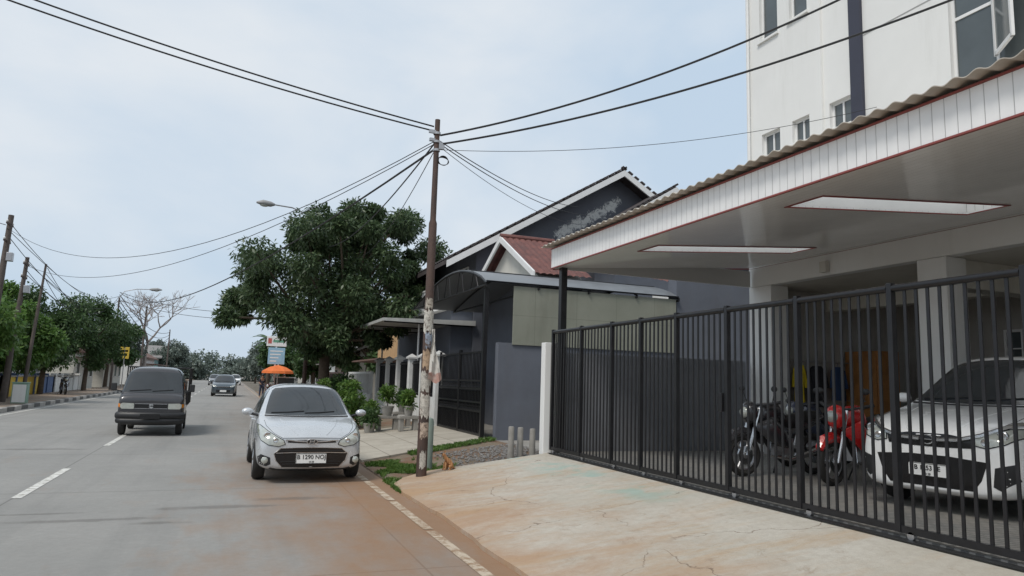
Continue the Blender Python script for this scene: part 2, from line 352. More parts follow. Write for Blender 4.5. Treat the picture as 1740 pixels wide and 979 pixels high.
def trunk(root,pts_r,limbs,mat=None):
    mb=MB(); mb.tube([p for p,r in pts_r],[r for p,r in pts_r],10)
    for a,b,r in limbs:
        a=Vector(a);b=Vector(b); m=(a+b)/2+Vector((random.uniform(-.2,.2),random.uniform(-.2,.2),random.uniform(.0,.3)))*(b-a).length*.4
        mb.tube([a,m,b],[r,r*.6,r*.2],6)
    return mb.build('trunk',mat or m_bark,root,smooth=True)
def tree(label,loc,h,rx,ry,rz_,ncl,per,L,W,mat,tr=.18,group=None,name='tree',seed=0):
    random.seed(seed+11); root=thing(name,label,'tree',loc,0,group); base=h-rz_
    cl=[]
    for i in range(ncl):
        while True:
            p=Vector((random.uniform(-1,1),random.uniform(-1,1),random.uniform(-.9,1)))
            if .25<p.length<1: break
        cl.append((p.x*rx*.82,p.y*ry*.82,base+p.z*rz_*.82,random.uniform(.2,.36)*min(rx,rz_*1.2)))
    top=Vector((0,0,base-.1*rz_)); trunk(root,[((0,0,-.1),tr*1.25),((.05,0,base*.4),tr),(top,tr*.7)],[(top*random.uniform(.65,1),c[:3],tr*.45) for c in cl[::2]])
    leaves(cl,per,L,W,mat,'crown',root); return root
rt=P(548,640,Y=30); root=thing('mango_tree','large dense green tree spreading over the roadside behind the silver car','tree',(rt.x,30,.1))
off=(rt.x,30,.1); cl=[]
lob=[(420,500,42),(452,440,42),(500,400,42),(560,382,38),(600,368,34),(650,376,32),(695,395,38),(716,440,36),(730,480,26),(470,520,50),(520,460,56),(570,420,52),(600,450,56),(640,420,48),(670,470,52),(695,510,36),(560,530,54),(560,480,56),(620,500,56),(620,540,44),(505,550,38),(575,580,30),(632,568,24),(405,522,26),(428,468,36),(585,596,22),(530,580,28),(660,535,32),(610,400,42),(540,420,46)]
for px,py,r in lob:
    for d in (-2.4,-.8,.9,2.6):
        p=P(px+random.uniform(-20,20),py+random.uniform(-18,18),Y=30+d*random.uniform(.6,1.3)); cl.append((p.x,p.y,p.z,r*.0244*random.uniform(.45,.9)))
leaves(cl,760,.20,.075,m_mango,'crown',root,off=off)
top=Vector((0,0,3.2)); trunk(root,[((0,0,-.1),.28),((.05,0,1.6),.22),(top,.18)],[(top*random.uniform(.7,1),Vector(c[:3])-Vector(off),.10) for c in cl[::4]])
LT=[(-10.6,35,5.2,2.4,2.2,2.1),(-10.2,42,6.0,2.4,3.0,2.5),(-10.4,50,6.8,2.7,3.4,2.8),(-9.8,60,7.6,2.8,4,3.2),(-10.5,38.5,4.2,1.6,2,1.6)]
lab=['low bright green tree at the left edge by the first utility pole','green roadside tree behind the leaning left utility poles','broad green tree over the left sidewalk, middle of the row','tallest green tree at the far end of the left row','small green tree squeezed between the two nearest left trees']
for i,(X,Y,h,rx,ry,rr) in enumerate(LT):
    tree(lab[i],(X,Y,.1),h,rx,ry,rr,30,560,.22,.11,m_green if i in(0,4,1) else m_dgreen,.14,'roadside trees on the left sidewalk',seed=i*3)
FT=[(-11,78,7,3,3,2.6),(-13,95,8,4,4,3),(-9.5,128,7,3.5,3.5,3),(-12,150,8,4,5,3.4),(6.5,62,6.2,2.6,3,2.4),(5.6,84,6.5,3,3,2.6),(7.5,100,8.5,3.6,4,3.4),(6,124,7.5,3.6,4,3),(4.8,150,7,3.6,4,3),(8.5,48,7.5,3,3.5,3)]
for i,(X,Y,h,rx,ry,rr) in enumerate(FT):
    side='left' if X<0 else 'right'; k=sorted([a[1] for a in FT if (a[0]<0)==(X<0)]).index(Y)
    tree('distant tree, %s from the camera in the %s row'%(['nearest','second','third','fourth','fifth','sixth'][k],side),(X,Y,0),h,rx,ry,rr,26,330,.36,.22,m_hazed if Y>90 else m_dgreen,.16,'distant street trees',seed=i+30)
cl=[]
for i in range(300):
    X=random.uniform(-120,130); cl.append((X,random.uniform(185,215),random.uniform(.5,5.5)+ (1.5 if abs(X)>25 else 0),random.uniform(2,3.2)))
o=leaves(cl,240,.8,.6,m_hazed,'tree_line',None); tag(o,'hazy line of trees closing the far end of the street','tree line',kind='stuff')
root=thing('bare_tree','leafless pale tree with fine bare branches at the far left','tree',(-9.6,96,0)); mb=MB()
def br_(p,d,l,r,k):
    e=p+d*l; mb.tube([p,(p+e)/2+Vector((random.uniform(-.1,.1),random.uniform(-.1,.1),0))*l*.5,e],[r,r*.85,r*.65],5)
    if k==0: return
    for i in range(3 if k>1 else 4):
        nd=(d+Vector((random.uniform(-1.1,1.1),random.uniform(-.9,.9),random.uniform(-.3,.4)))).normalized(); br_(e,nd,l*random.uniform(.68,.86),r*.6,k-1)
random.seed(4)
br_(Vector((0,0,2.4)),Vector((.05,0,1)),2.7,.22,5); mb.build('branches',M('pale_bark',(.30,.26,.24),.9),root,fix=False)
MB().tube([(0,0,-.1),(0,0,2.5)],[.3,.22],10).build('trunk',M('pale_bark',(.3,.26,.23),.9),root,smooth=True)
root=thing('palm_tree','dark palm tree standing left of the tall roadside sign','tree',(4.4,95,0)); MB().tube([(0,0,0),(.1,0,3),(.2,0,6)],[.22,.17,.14],8).build('trunk',m_bark,root)
mb=MB()
for i in range(18):
    a=i*2.4; el=random.uniform(.1,.9); c=Vector((.2,0,6)); prev=None
    for k in range(9):
        t=k/8; r=2.8*t; p=c+Vector((math.cos(a)*r,math.sin(a)*r,1.6*el*t*2-2.2*t*t)); s=Vector((-math.sin(a),math.cos(a),-.4))*.35*math.sin(math.pi*min(1,t+.12)); s2=Vector((math.sin(a),-math.cos(a),-.4))*.35*math.sin(math.pi*min(1,t+.12))
        if prev: mb.add([prev[0],prev[0]+prev[1],p+s,p],[(0,1,2,3)]); mb.add([prev[0],prev[0]+prev[2],p+s2,p],[(0,1,2,3)])
        prev=(p,s,s2)
mb.build('crown',m_dgreen,root,fix=False)
def tufts(name,label,spots,mat):
    V=[];F=[]
    for x,y,z,h in spots:
        for k in range(7):
            a=random.uniform(0,6.28); d=Vector((math.cos(a),math.sin(a),0))*random.uniform(.2,.9)*h; w=Vector((-math.sin(a),math.cos(a),0))*.006
            b=Vector((x,y,z))+Vector((random.uniform(-.02,.02),random.uniform(-.02,.02),0)); n=len(V); V+=[b-w,b+w,b+d*.4+Vector((0,0,h*.7))+w*.7,b+d+Vector((0,0,h))]; F.append((n,n+1,n+2,n+3))
    o=MB().add(V,F).build(name,mat,fix=False); tag(o,label,'grass',kind='stuff')
sp=[]
for i in range(2300):
    X=random.gauss(2.95,.38); Y=random.uniform(11.6,14.0)
    if X<2.52 or X>4.4 or (math.sin(X*5+Y*2.3)+math.sin(Y*4.1)<-.2): continue
    sp.append((X,Y,hz2(X)-.01,random.uniform(.03,.08)))
for i in range(160): X=random.uniform(2.45,2.6); sp.append((X,random.uniform(10.4,11.9),.0,random.uniform(.02,.06)))
for i in range(500): X=random.uniform(3.6,5.9); sp.append((X,random.uniform(14.0,14.4)+(X-2.5)*.55,hz2(X),random.uniform(.03,.1)))
tufts('grass','patchy low grass growing around the foot of the rusty utility pole',sp,m_lush)

# ------------------------------------------------------------ cars
def loft(stations,sub=2):
    rows=[]
    for (y,w,zb,zs,x5,z5,x6,z6,z7,z8) in stations:
        h=[(0,zb),(w*.84,zb),(w*.975,zb+.09),(w,(zb+zs)/2+.02),(w*.975,zs),(x5,z5),(x6,z6),(x6*.55,z7),(0,z8)]
        ring=[(x,y,z) for x,z in h]+[(-x,y,z) for x,z in h[-2:0:-1]]; rows.append(ring)
    n=len(rows[0]); vs=[p for r in rows for p in r]; fs=[]
    for i in range(len(rows)-1):
        for j in range(n): fs.append((i*n+j,i*n+(j+1)%n,(i+1)*n+(j+1)%n,(i+1)*n+j))
    def cap(i,flip):
        o=i*n
        for k in range(8):
            a=[o+k,o+k+1,o+(n-k-1)%n,o+(n-k)%n]
            a=list(dict.fromkeys(a))
            if len(a)>=3: fs.append(tuple(a[::-1]) if flip else tuple(a))
    cap(0,True); cap(len(rows)-1,False)
    me=bpy.data.meshes.new('b'); me.from_pydata(vs,[],fs); b=bmesh.new(); b.from_mesh(me); bmesh.ops.recalc_face_normals(b,faces=b.faces); b.to_mesh(me); b.free()
    o=bpy.data.objects.new('b',me); col.objects.link(o); m=o.modifiers.new('s','SUBSURF'); m.levels=sub; m.render_levels=sub
    dg=bpy.context.evaluated_depsgraph_get(); ev=bpy.data.meshes.new_from_object(o.evaluated_get(dg)); bpy.data.objects.remove(o)
    bvh=BVHTree.FromPolygons([v.co.copy() for v in ev.vertices],[tuple(p.vertices) for p in ev.polygons])
    return ev,bvh
def arch_cut(me,arches,ar,halfw,inner):
    o=bpy.data.objects.new('b',me); col.objects.link(o); cs=[]
    for (y,z) in arches:
        for s in (-1,1):
            c=MB().cyl((s*inner,y,z),(s*(halfw+.3),y,z),ar,n=40).build('c',m_black); c.data.materials.clear(); cs.append(c)
            m=o.modifiers.new('bo','BOOLEAN'); m.operation='DIFFERENCE'; m.object=c; m.solver='EXACT'
    for c in cs:
        for p in c.data.polygons: p.material_index=1
        c.data.materials.append(m_gloss); c.data.materials.append(m_black)
    me.materials.append(m_gloss); me.materials.append(m_black)
    dg=bpy.context.evaluated_depsgraph_get(); dg.update(); ev=bpy.data.meshes.new_from_object(o.evaluated_get(dg))
    bpy.data.objects.remove(o)
    for c in cs: bpy.data.objects.remove(c)
    return ev
def decal(bvh,outline,ax,name,mat,parent,off=.004,thick=.02,cuts=2,sgn=1,mirror=1):
    b=bmesh.new(); o=[(a*mirror,c) for a,c in outline]
    vs=[b.verts.new((p[0],0,p[1])) for p in o]; b.faces.new(vs); bmesh.ops.triangulate(b,faces=b.faces[:])
    for _ in range(cuts):
        es=[e for e in b.edges if e.calc_length()>.05]
        if es: bmesh.ops.subdivide_edges(b,edges=es,cuts=1,use_grid_fill=False); bmesh.ops.triangulate(b,faces=[f for f in b.faces if len(f.verts)>3])
    bad=[];nor={}
    for v in b.verts:
        a,c=v.co.x,v.co.z
        if ax=='f': h=bvh.ray_cast(Vector((a,-2,c)),Vector((0,1,0)))
        else: h=bvh.ray_cast(Vector((sgn*3,a,c)),Vector((-sgn,0,0)))
        if h[0] is None: bad.append(v); continue
        v.co=h[0]+h[1]*off; nor[v]=h[1]
    if bad: bmesh.ops.delete(b,geom=bad,context='VERTS')
    be=[e for e in b.edges if len(e.link_faces)==1]; mp={}
    for e in be:
        for v in e.verts:
            if v not in mp: mp[v]=b.verts.new(v.co-nor[v]*thick)
    for e in be:
        try: b.faces.new((e.verts[0],e.verts[1],mp[e.verts[1]],mp[e.verts[0]]))
        except Exception: pass
    bmesh.ops.recalc_face_normals(b,faces=b.faces)
    me=bpy.data.meshes.new(name); b.to_mesh(me); b.free(); me.materials.append(mat)
    me.polygons.foreach_set('use_smooth',[True]*len(me.polygons)); me.set_sharp_from_angle(angle=R(40))
    ob=bpy.data.objects.new(name,me); col.objects.link(ob); ob.parent=parent; return ob
def strip(bvh,pts,ax,wd,name,mat,parent,off=.003,sgn=1):
    out=[]; P2=[]
    for i in range(len(pts)-1):
        for k in range(6): P2.append(tuple(pts[i][j]+(pts[i+1][j]-pts[i][j])*k/6 for j in (0,1)))
    P2.append(pts[-1])
    for a,c in P2:
        h=bvh.ray_cast(Vector((a,-2,c)),Vector((0,1,0))) if ax=='f' else bvh.ray_cast(Vector((sgn*3,a,c)),Vector((-sgn,0,0)))
        if h[0] is not None: out.append(h[0]+h[1]*off)
    if len(out)<2: return None
    return MB().tube(out,wd,6).build(name,mat,parent,smooth=True)
def wheel(root,x,y,z,r,wd,rimmat,s):
    o=MB().lathe([(r*.64,-wd/2),(r*.9,-wd/2),(r*.98,-wd*.38),(r,-wd*.2),(r,wd*.2),(r*.98,wd*.38),(r*.9,wd/2),(r*.64,wd/2),(r*.6,0),(r*.64,-wd/2)],(x,y,z),'x',32).build('wheel',m_rub,root,smooth=True)
    m=MB(); f=x+s*wd*.36
    m.lathe([(r*.6,0),(r*.66,s*wd*.1),(r*.66,s*wd*.13),(r*.6,s*wd*.1),(r*.58,0)],(f,y,z),'x',32)
    for k in range(5):
        a=k*2*math.pi/5; d=Vector((0,math.cos(a),math.sin(a))); c=Vector((f,y,z)); m.tube([c+d*r*.1,c+d*r*.62],[r*.12,r*.08],6)
    m.cyl((f-.02*s,y,z),(f+.02*s,y,z),r*.16,n=16); m.build('rim',rimmat,o,smooth=True)
    MB().cyl((f-.03*s,y,z),(f-.025*s,y,z),r*.6,n=24).build('brake_disc',m_black,o)
def plate(root,bvh,zc,txt,small=None,w=.46,h=.15,xc=0):
    hh=bvh.ray_cast(Vector((xc,-2,zc)),Vector((0,1,0))); y=hh[0].y-.03
    p=MB().box(xc-w/2,xc+w/2,y-.008,y+.03,zc-h/2,zc+h/2).build('number_plate',m_plate,root,bevel=.004)
    c=m_gloss
    if txt:
        text(txt,h*.60*w/.46,c,p,(xc,y-.010,zc+h*.14),(R(90),0,0),bold=.0012,sx=.98)
        if small: text(small,h*.24,c,p,(xc,y-.010,zc-h*.33),(R(90),0,0))
    e=.005; fr=MB(); fr.box(xc-w/2,xc+w/2,y-.011,y-.008,zc+h/2-e,zc+h/2).box(xc-w/2,xc+w/2,y-.011,y-.008,zc-h/2,zc-h/2+e).box(xc-w/2,xc-w/2+e,y-.011,y-.008,zc-h/2+e,zc+h/2-e).box(xc+w/2-e,xc+w/2,y-.011,y-.008,zc-h/2+e,zc+h/2-e); fr.build('plate_border',c,p)
    return y
HS=[(0,.68,.25,.56,.62,.63,.56,.67,.70,.705),(.045,.745,.21,.60,.70,.68,.63,.72,.75,.755),(.14,.79,.185,.66,.745,.745,.67,.79,.82,.83),(.30,.815,.18,.74,.77,.815,.69,.86,.89,.895),(.64,.835,.18,.83,.79,.895,.71,.93,.955,.965),
(.90,.84,.18,.87,.795,.93,.73,.965,.985,.99),(.98,.84,.18,.885,.79,.945,.72,.995,1.02,1.025),(1.60,.84,.18,.92,.775,.985,.64,1.405,1.47,1.48),(1.8,.84,.18,.925,.775,.985,.63,1.445,1.505,1.515),(2.3,.84,.18,.93,.775,.99,.62,1.46,1.52,1.53),(2.9,.84,.18,.94,.765,1.0,.605,1.44,1.495,1.505),
(3.4,.83,.18,.95,.745,1.0,.565,1.37,1.42,1.43),(3.62,.81,.20,.92,.71,.97,.62,1.06,1.10,1.11),(3.72,.76,.25,.82,.68,.88,.60,.94,.96,.965),(3.77,.66,.30,.72,.58,.78,.5,.82,.83,.835)]
def hatch(label,loc,rz,pm,style,sx=1,sy=1,sz=1,txt=None,small=None,rim=None,cat='car',group=None,name='hatchback_car',detail=True):
    root=thing(name,label,cat,loc,rz,group); st=[(a[0]*sy,a[1]*sx,a[2],a[3]*sz,a[4]*sx,a[5]*sz,a[6]*sx,a[7]*sz,a[8]*sz,a[9]*sz) for a in HS]
    me,bvh=loft(st); wy=(.70*sy,3.05*sy); wr=.295
    me=arch_cut(me,[(y,wr) for y in wy],.35,.84*sx,.52*sx); me.materials.clear(); me.materials.append(pm); me.materials.append(m_black)
    me.polygons.foreach_set('use_smooth',[True]*len(me.polygons)); me.set_sharp_from_angle(angle=R(35))
    body=bpy.data.objects.new('body',me); col.objects.link(body); body.parent=root
    for y in wy:
        for s in (-1,1): wheel(root,s*.74*sx,y,wr,wr,.185,rim or m_alu,s)
    D=lambda ol,nm,mt,par=root,off=.004,ax='f',mir=(1,),sg=(1,),cuts=3,thick=.02:[decal(bvh,[(a*(sx if ax=='f' else sy),c*sz) for a,c in ol],ax,nm,mt,par,off=off,mirror=m,sgn=g2,cuts=cuts,thick=thick) for m in mir for g2 in sg]
    D([(-.675,1.015),(-.35,1.0),(0,.995),(.35,1.0),(.675,1.015),(.65,1.12),(.595,1.29),(.55,1.39),(.50,1.43),(.25,1.455),(0,1.463),(-.25,1.455),(-.50,1.43),(-.55,1.39),(-.595,1.29),(-.65,1.12)],'windscreen',m_glass,cuts=4)
    D([(1.25,1.02),(1.75,1.37),(1.98,1.41),(1.98,1.00)],'front_window',m_glass,ax='s',sg=(1,-1))
    D([(2.06,1.00),(2.06,1.415),(2.9,1.395),(3.1,1.29),(3.12,1.05),(2.95,1.0)],'rear_window',m_glass,ax='s',sg=(1,-1))
    for s in (1,-1):
        for i,pts in enumerate([[(1.12,.95),(1.10,.55),(1.2,.28),(1.99,.27)],[(2.02,1.0),(2.02,.4),(2.0,.27)],[(2.02,.27),(2.65,.28),(2.8,.6),(3.05,.95)]]):
            strip(bvh,[(a*sy,c*sz) for a,c in pts],'s',.004,'door_seam',m_gloss,body,off=.0,sgn=s)
        for yy in (1.82,2.72):
            h=bvh.ray_cast(Vector((s*3,yy*sy,.88*sz)),Vector((-s,0,0)))[0]; MB().tube([h+Vector((-s*.005,-.09,0)),h+Vector((s*.03,-.05,.005)),h+Vector((s*.03,.06,.005)),h+Vector((-s*.005,.1,0))],.013,8).build('door_handle',pm,root,smooth=True)
        mm=MB().sph((s*.95*sx,1.20*sy,1.04*sz),(.095,.06,.062),16,10).build('side_mirror',pm,root,smooth=True)
        MB().tube([(s*.78*sx,1.18*sy,.98*sz),(s*.89*sx,1.2*sy,1.01*sz)],.022,8).build('mirror_stalk',m_black,mm)
        MB().sph((s*.95*sx,1.24*sy,1.04*sz),(.082,.035,.050),16,8).build('mirror_glass',m_glass,mm,smooth=True)
    for a,b2 in ((-.58,-.05),(-.04,.46)):
        strip(bvh,[(a*sx,1.03*sz),((a+b2)/2*sx,1.04*sz),(b2*sx,1.06*sz)],'f',.007,'wiper',m_black,root,off=.012)
    strip(bvh,[(-.68*sx,.99*sz),(-.35*sx,.982*sz),(0,.978*sz),(.35*sx,.982*sz),(.68*sx,.99*sz)],'f',.016,'cowl_panel',m_black,root,off=.0)
    if detail:
        for s in (1,-1): strip(bvh,[(s*.44*sx,.69*sz),(s*.58*sx,.765*sz),(s*.68*sx,.86*sz),(s*.70*sx,.93*sz)],'f',.0035,'hood_seam',m_gloss,body,off=.0)
        strip(bvh,[(-.44*sx,.69*sz),(0,.70*sz),(.44*sx,.69*sz)],'f',.0035,'hood_seam',m_gloss,body,off=.0)
        for s in (1,-1): strip(bvh,[(s*.22*sx,.74*sz),(s*.36*sx,.86*sz),(s*.46*sx,.95*sz)],'f',.010,'hood_crease',pm,body,off=-.003)
    HL=dict(silver=[(.40,.60),(.50,.565),(.65,.59),(.755,.655),(.80,.75),(.805,.87),(.755,.86),(.66,.79),(.53,.715),(.43,.665)],
            white=[(.44,.64),(.56,.62),(.70,.66),(.79,.73),(.81,.80),(.70,.79),(.55,.74),(.45,.70)],
            mpv=[(.42,.66),(.56,.64),(.72,.70),(.78,.80),(.72,.82),(.56,.76),(.43,.71)])[style]
    for m in (1,-1):
        h=D(HL,'headlight',m_lens,mir=(m,),off=.006)[0]
        cx=sum(a for a,c in HL)/len(HL)*sx; cz=sum(c for a,c in HL)/len(HL)*sz
        for dx,rr in ((.05,.052),(-.09,.04)):
            hh=bvh.ray_cast(Vector((m*(cx+dx*.9),-2,cz+dx*.5)),Vector((0,1,0)))
            if hh[0]:
                c=hh[0]; MB().lathe([(0,-.012),(rr*.55,-.012),(rr*.8,-.014),(rr,-.008),(rr,.02)],(c.x,c.y,c.z),'y',20).build('lamp_reflector',m_chrome,h,smooth=True)
        strip(bvh,[(m*a*sx,c*sz) for a,c in HL+HL[:1]],'f',.006,'lamp_rim',m_gloss,h,off=.004)
    if style=='silver':
        D([(-.37,.625),(-.12,.615),(0,.613),(.12,.615),(.37,.625),(.36,.655),(0,.665),(-.36,.655)],'upper_grille',m_gloss,off=.002)
        for s in (1,-1): strip(bvh,[(s*.40,.668),(s*.22,.646),(s*.08,.638)],'f',.010,'grille_trim',m_chrome,root,off=.006)
        y=bvh.ray_cast(Vector((0,-2,.64)),Vector((0,1,0)))[0].y-.016; e=MB()
        e.tube([(.078*math.cos(a*math.pi/16),y,.640+.040*math.sin(a*math.pi/16)) for a in range(32)],.006,6,closed=True)
        e.tube([(-.040,y,.612),(-.022,y,.668)],.008,6).tube([(.022,y,.612),(.040,y,.668)],.008,6).tube([(-.032,y,.637),(.032,y,.643)],.007,6); e.build('emblem',m_chrome,root,smooth=True)
        lg=D([(-.46,.535),(-.2,.545),(.2,.545),(.46,.535),(.555,.46),(.52,.35),(.43,.255),(0,.245),(-.43,.255),(-.52,.35),(-.555,.46)],'lower_grille',m_gloss,off=.003)[0]
        for zz,hw in ((.50,.50),(.30,.43),(.335,.46)): strip(bvh,[(-hw,zz),(0,zz+.005),(hw,zz)],'f',.006,'grille_slat',m_black,lg,off=.006)
        strip(bvh,[(-.53,.468),(-.3,.475),(0,.477),(.3,.475),(.53,.468)],'f',.009,'grille_bar',m_chrome,lg,off=.006)
        strip(bvh,[(-.46,.54),(-.2,.55),(.2,.55),(.46,.54),(.56,.46),(.525,.35),(.43,.25),(0,.24),(-.43,.25),(-.525,.35),(-.56,.46),(-.46,.54)],'f',.007,'grille_frame',m_chrome,root,off=.002)
        plate(root,bvh,.385,txt,small)
        for m in (1,-1):
            f=D([(.61,.40),(.745,.45),(.79,.40),(.765,.30),(.66,.27),(.60,.30)],'fog_light_bezel',m_black,mir=(m,),off=.004)[0]
            c=bvh.ray_cast(Vector((m*.69,-2,.36)),Vector((0,1,0)))[0]; MB().lathe([(0,-.022),(.04,-.02),(.05,-.012),(.052,.02)],c,'y',20).build('fog_light',m_lens,f,smooth=True)
        D([(-.5,.225),(.5,.225),(.6,.25),(.62,.235),(.55,.205),(-.55,.205),(-.62,.235),(-.6,.25)],'lower_lip',m_black,off=.008)
    elif style=='white':
        D([(-.42,.61),(-.15,.60),(.15,.60),(.42,.61),(.44,.69),(.2,.72),(-.2,.72),(-.44,.69)],'upper_grille',m_gloss,off=.004)
        for s in (1,-1): strip(bvh,[(s*.08,.665*sz),(s*.3,.675*sz),(s*.5*sx,.72*sz),(s*.74*sx,.83*sz)],'f',.024,'grille_trim',m_chrome,root,off=.012)
        y=bvh.ray_cast(Vector((0,-2,.665*sz)),Vector((0,1,0)))[0].y-.02; e=MB()
        e.tube([(.065*math.cos(a*math.pi/16),y,.665*sz+.045*math.sin(a*math.pi/16)) for a in range(32)],.007,6,closed=True).tube([(-.055,y,.665*sz),(.055,y,.665*sz)],.007,6); e.build('emblem',m_chrome,root,smooth=True)
        D([(-.56,.50),(-.2,.525),(.2,.525),(.56,.50),(.50,.34),(.42,.24),(-.42,.24),(-.50,.34)],'lower_grille',m_gloss,off=.003)
        plate(root,bvh,.44,txt,small,w=.40,h=.13)
        for m in (1,-1):
            f=D([(.62,.46),(.76,.50),(.78,.36),(.66,.27),(.60,.30)],'fog_light_bezel',m_black,mir=(m,))[0]
    else:
        D([(-.44,.58),(.44,.58),(.48,.68),(.2,.70),(-.2,.70),(-.48,.68)],'upper_grille',m_gloss,off=.004)
        strip(bvh,[(-.46*sx,.69*sz),(0,.70*sz),(.46*sx,.69*sz)],'f',.014,'grille_trim',m_chrome,root,off=.006); strip(bvh,[(-.42*sx,.63*sz),(0,.63*sz),(.42*sx,.63*sz)],'f',.01,'grille_trim',m_chrome,root,off=.006)
        D([(-.5,.46),(.5,.46),(.45,.28),(-.45,.28)],'lower_grille',m_gloss,off=.003); plate(root,bvh,.40,None)
    MB().cyl((0,3.2*sy,1.46*sz),(0,3.4*sy,1.63*sz),.006,.003,6).build('antenna',m_black,root)
    return root
m_silver=paint('silver_paint',(.56,.58,.60),.35,.28,.06); m_wpaint=paint('white_paint',(.88,.88,.87),0,.25,.02); m_dblue=paint('slate_paint',(.06,.085,.105),.4,.3); m_dark=paint('charcoal_paint',(.035,.034,.038),.2,.35); m_maroon=paint('silver_grey_paint',(.3,.31,.33),.4,.3)
hatch('silver hatchback car parked at the right road edge beside the rusty pole',(1.29,11.75,0),R(.5),m_silver,'silver',txt='B 1290 NOJ',small='10·28')
hatch('white car parked behind the black gate under the carport',(6.95,5.55,.44),R(-80),m_wpaint,'white',1.02,1.05,1.14,txt='B 1253 FE',small='03·28')
hatch('dark slate blue car driving toward the camera behind the black pickup truck',(-.35,57.5,0),R(-2),m_dblue,'mpv',1.03,1.1,1.06,name='mpv_car',detail=False)
hatch('small white car far down the road near the vanishing point',(.9,118,0),0,m_wpaint,'mpv',1,1.1,1.08,name='distant_car',detail=False)
hatch('small grey car following to the left of the distant white car',(-1.9,110,0),0,m_maroon,'mpv',1,1.1,1.05,name='distant_car',detail=False)
# pickup
root=thing('pickup_truck','charcoal black cab-over pickup truck driving toward the camera in the left lane','pickup truck',(-1.83,20.9,0),R(1))
CS=[(0,.70,.34,.76,.69,.83,.66,.89,.905,.91),(.025,.745,.30,.82,.735,.90,.70,.965,.98,.985),(.08,.775,.27,.87,.76,.95,.73,1.03,1.055,1.06),(.15,.785,.26,.89,.765,.97,.735,1.06,1.085,1.09),(.18,.785,.26,.89,.765,.975,.735,1.075,1.11,1.12),(.58,.79,.26,.92,.765,1.02,.69,1.62,1.675,1.68),(.68,.79,.26,.93,.765,1.03,.685,1.70,1.745,1.755),(.85,.79,.26,.93,.765,1.03,.68,1.73,1.775,1.785),(1.2,.79,.26,.94,.765,1.03,.68,1.74,1.79,1.80),(1.62,.79,.26,.94,.765,1.03,.68,1.73,1.785,1.79),(1.70,.77,.3,.92,.74,1.0,.66,1.66,1.72,1.73),(1.72,.7,.4,.85,.64,.95,.57,1.5,1.56,1.57)]
me,bvh=loft(CS); me=arch_cut(me,[(.52,.28)],.33,.79,.48); me.materials.clear(); me.materials.append(m_dark); me.materials.append(m_black)
me.polygons.foreach_set('use_smooth',[True]*len(me.polygons)); me.set_sharp_from_angle(angle=R(35)); b_=bpy.data.objects.new('cab',me); col.objects.link(b_); b_.parent=root
decal(bvh,[(-.70,1.12),(-.3,1.10),(0,1.095),(.3,1.10),(.70,1.12),(.675,1.35),(.645,1.58),(.60,1.635),(0,1.66),(-.60,1.635),(-.645,1.58),(-.675,1.35)],'f','windscreen',m_glass,root,cuts=4)
for s in (1,-1):
    decal(bvh,[(.36,1.08),(.66,1.60),(1.45,1.62),(1.45,1.05)],'s','door_window',m_glass,root,sgn=s,cuts=3)
    strip(bvh,[(.26,1.0),(.28,.55),(.85,.35),(1.5,.35),(1.52,1.0),(1.5,1.62)],'s',.005,'door_seam',m_gloss,b_,off=0,sgn=s)
    h=decal(bvh,[(.40,.69),(.68,.69),(.715,.73),(.715,.81),(.66,.84),(.40,.83)],'f','headlight',m_lens,root,mirror=s,cuts=3,off=.010)
    decal(bvh,[(.72,.72),(.765,.74),(.765,.82),(.72,.82)],'f','indicator',m_amber,h,mirror=s,off=.010)
    mm=MB().bx((s*.93,.30,1.24),(.13,.05,.2)).build('side_mirror',m_black,root,bevel=.02); MB().tube([(s*.74,.32,1.12),(s*.88,.31,1.16)],.014,6).build('mirror_stalk',m_black,mm)
    decal(bvh,[(.5,.50),(.64,.50),(.64,.42),(.5,.42)],'f','fog_lamp',m_lens,root,mirror=s)
decal(bvh,[(-.38,.69),(.38,.69),(.38,.83),(-.38,.83)],'f','grille',m_gloss,root,cuts=4,off=.006)
for zz in (.70,.82): strip(bvh,[(-.38,zz),(0,zz),(.38,zz)],'f',.008,'grille_trim',m_alu,root,off=.010)
y=bvh.ray_cast(Vector((0,-2,.76)),Vector((0,1,0)))[0].y-.02
MB().prism([(-.055,.745),(.0,.70),(.055,.735),(.028,.752),(0,.735),(-.03,.752),(.055,.79),(0,.825),(-.055,.79),(-.028,.772),(0,.79),(.03,.772)],'y',y-.008,y).build('emblem',m_chrome,root)
mb=MB(); mb.tube([(-.76,.10,.52),(-.68,.0,.52),(0,-.04,.52),(.68,.0,.52),(.76,.10,.52)],.10,10,flat=.9); mb.tube([(-.74,.10,.40),(-.66,.0,.38),(0,-.03,.38),(.66,.0,.38),(.74,.10,.40)],.09,10); mb.build('bumper',m_black,root,smooth=True)
for a,b2 in ((-.55,-.05),(-.02,.48)): strip(bvh,[(a,1.14),((a+b2)/2,1.16),(b2,1.18)],'f',.009,'wiper',m_black,root,off=.014)
MB().box(-.23,.23,-.165,-.155,.44,.57).build('number_plate',m_gloss,root)
for yy in (.52,2.75):
    for s in (-1,1): wheel(root,s*.68,yy,.28,.28,.16,m_alu,s)
MB().box(-.6,.6,1.6,4.0,.45,.60).box(-.5,.5,2.65,2.85,.22,.45).build('chassis',m_black,root)
bed=MB(); bed.box(-.78,.78,1.78,4.05,.68,.74); [bed.box(s*.78-.015,s*.78+.015,1.80,4.05,.74,1.10) for s in(-1,1)]; bed.box(-.76,.76,1.78,1.80,.74,1.15); bed.box(-.76,.76,4.03,4.05,.74,1.10); bed=bed.build('cargo_bed',m_dark,root,bevel=.006)
mb=MB()
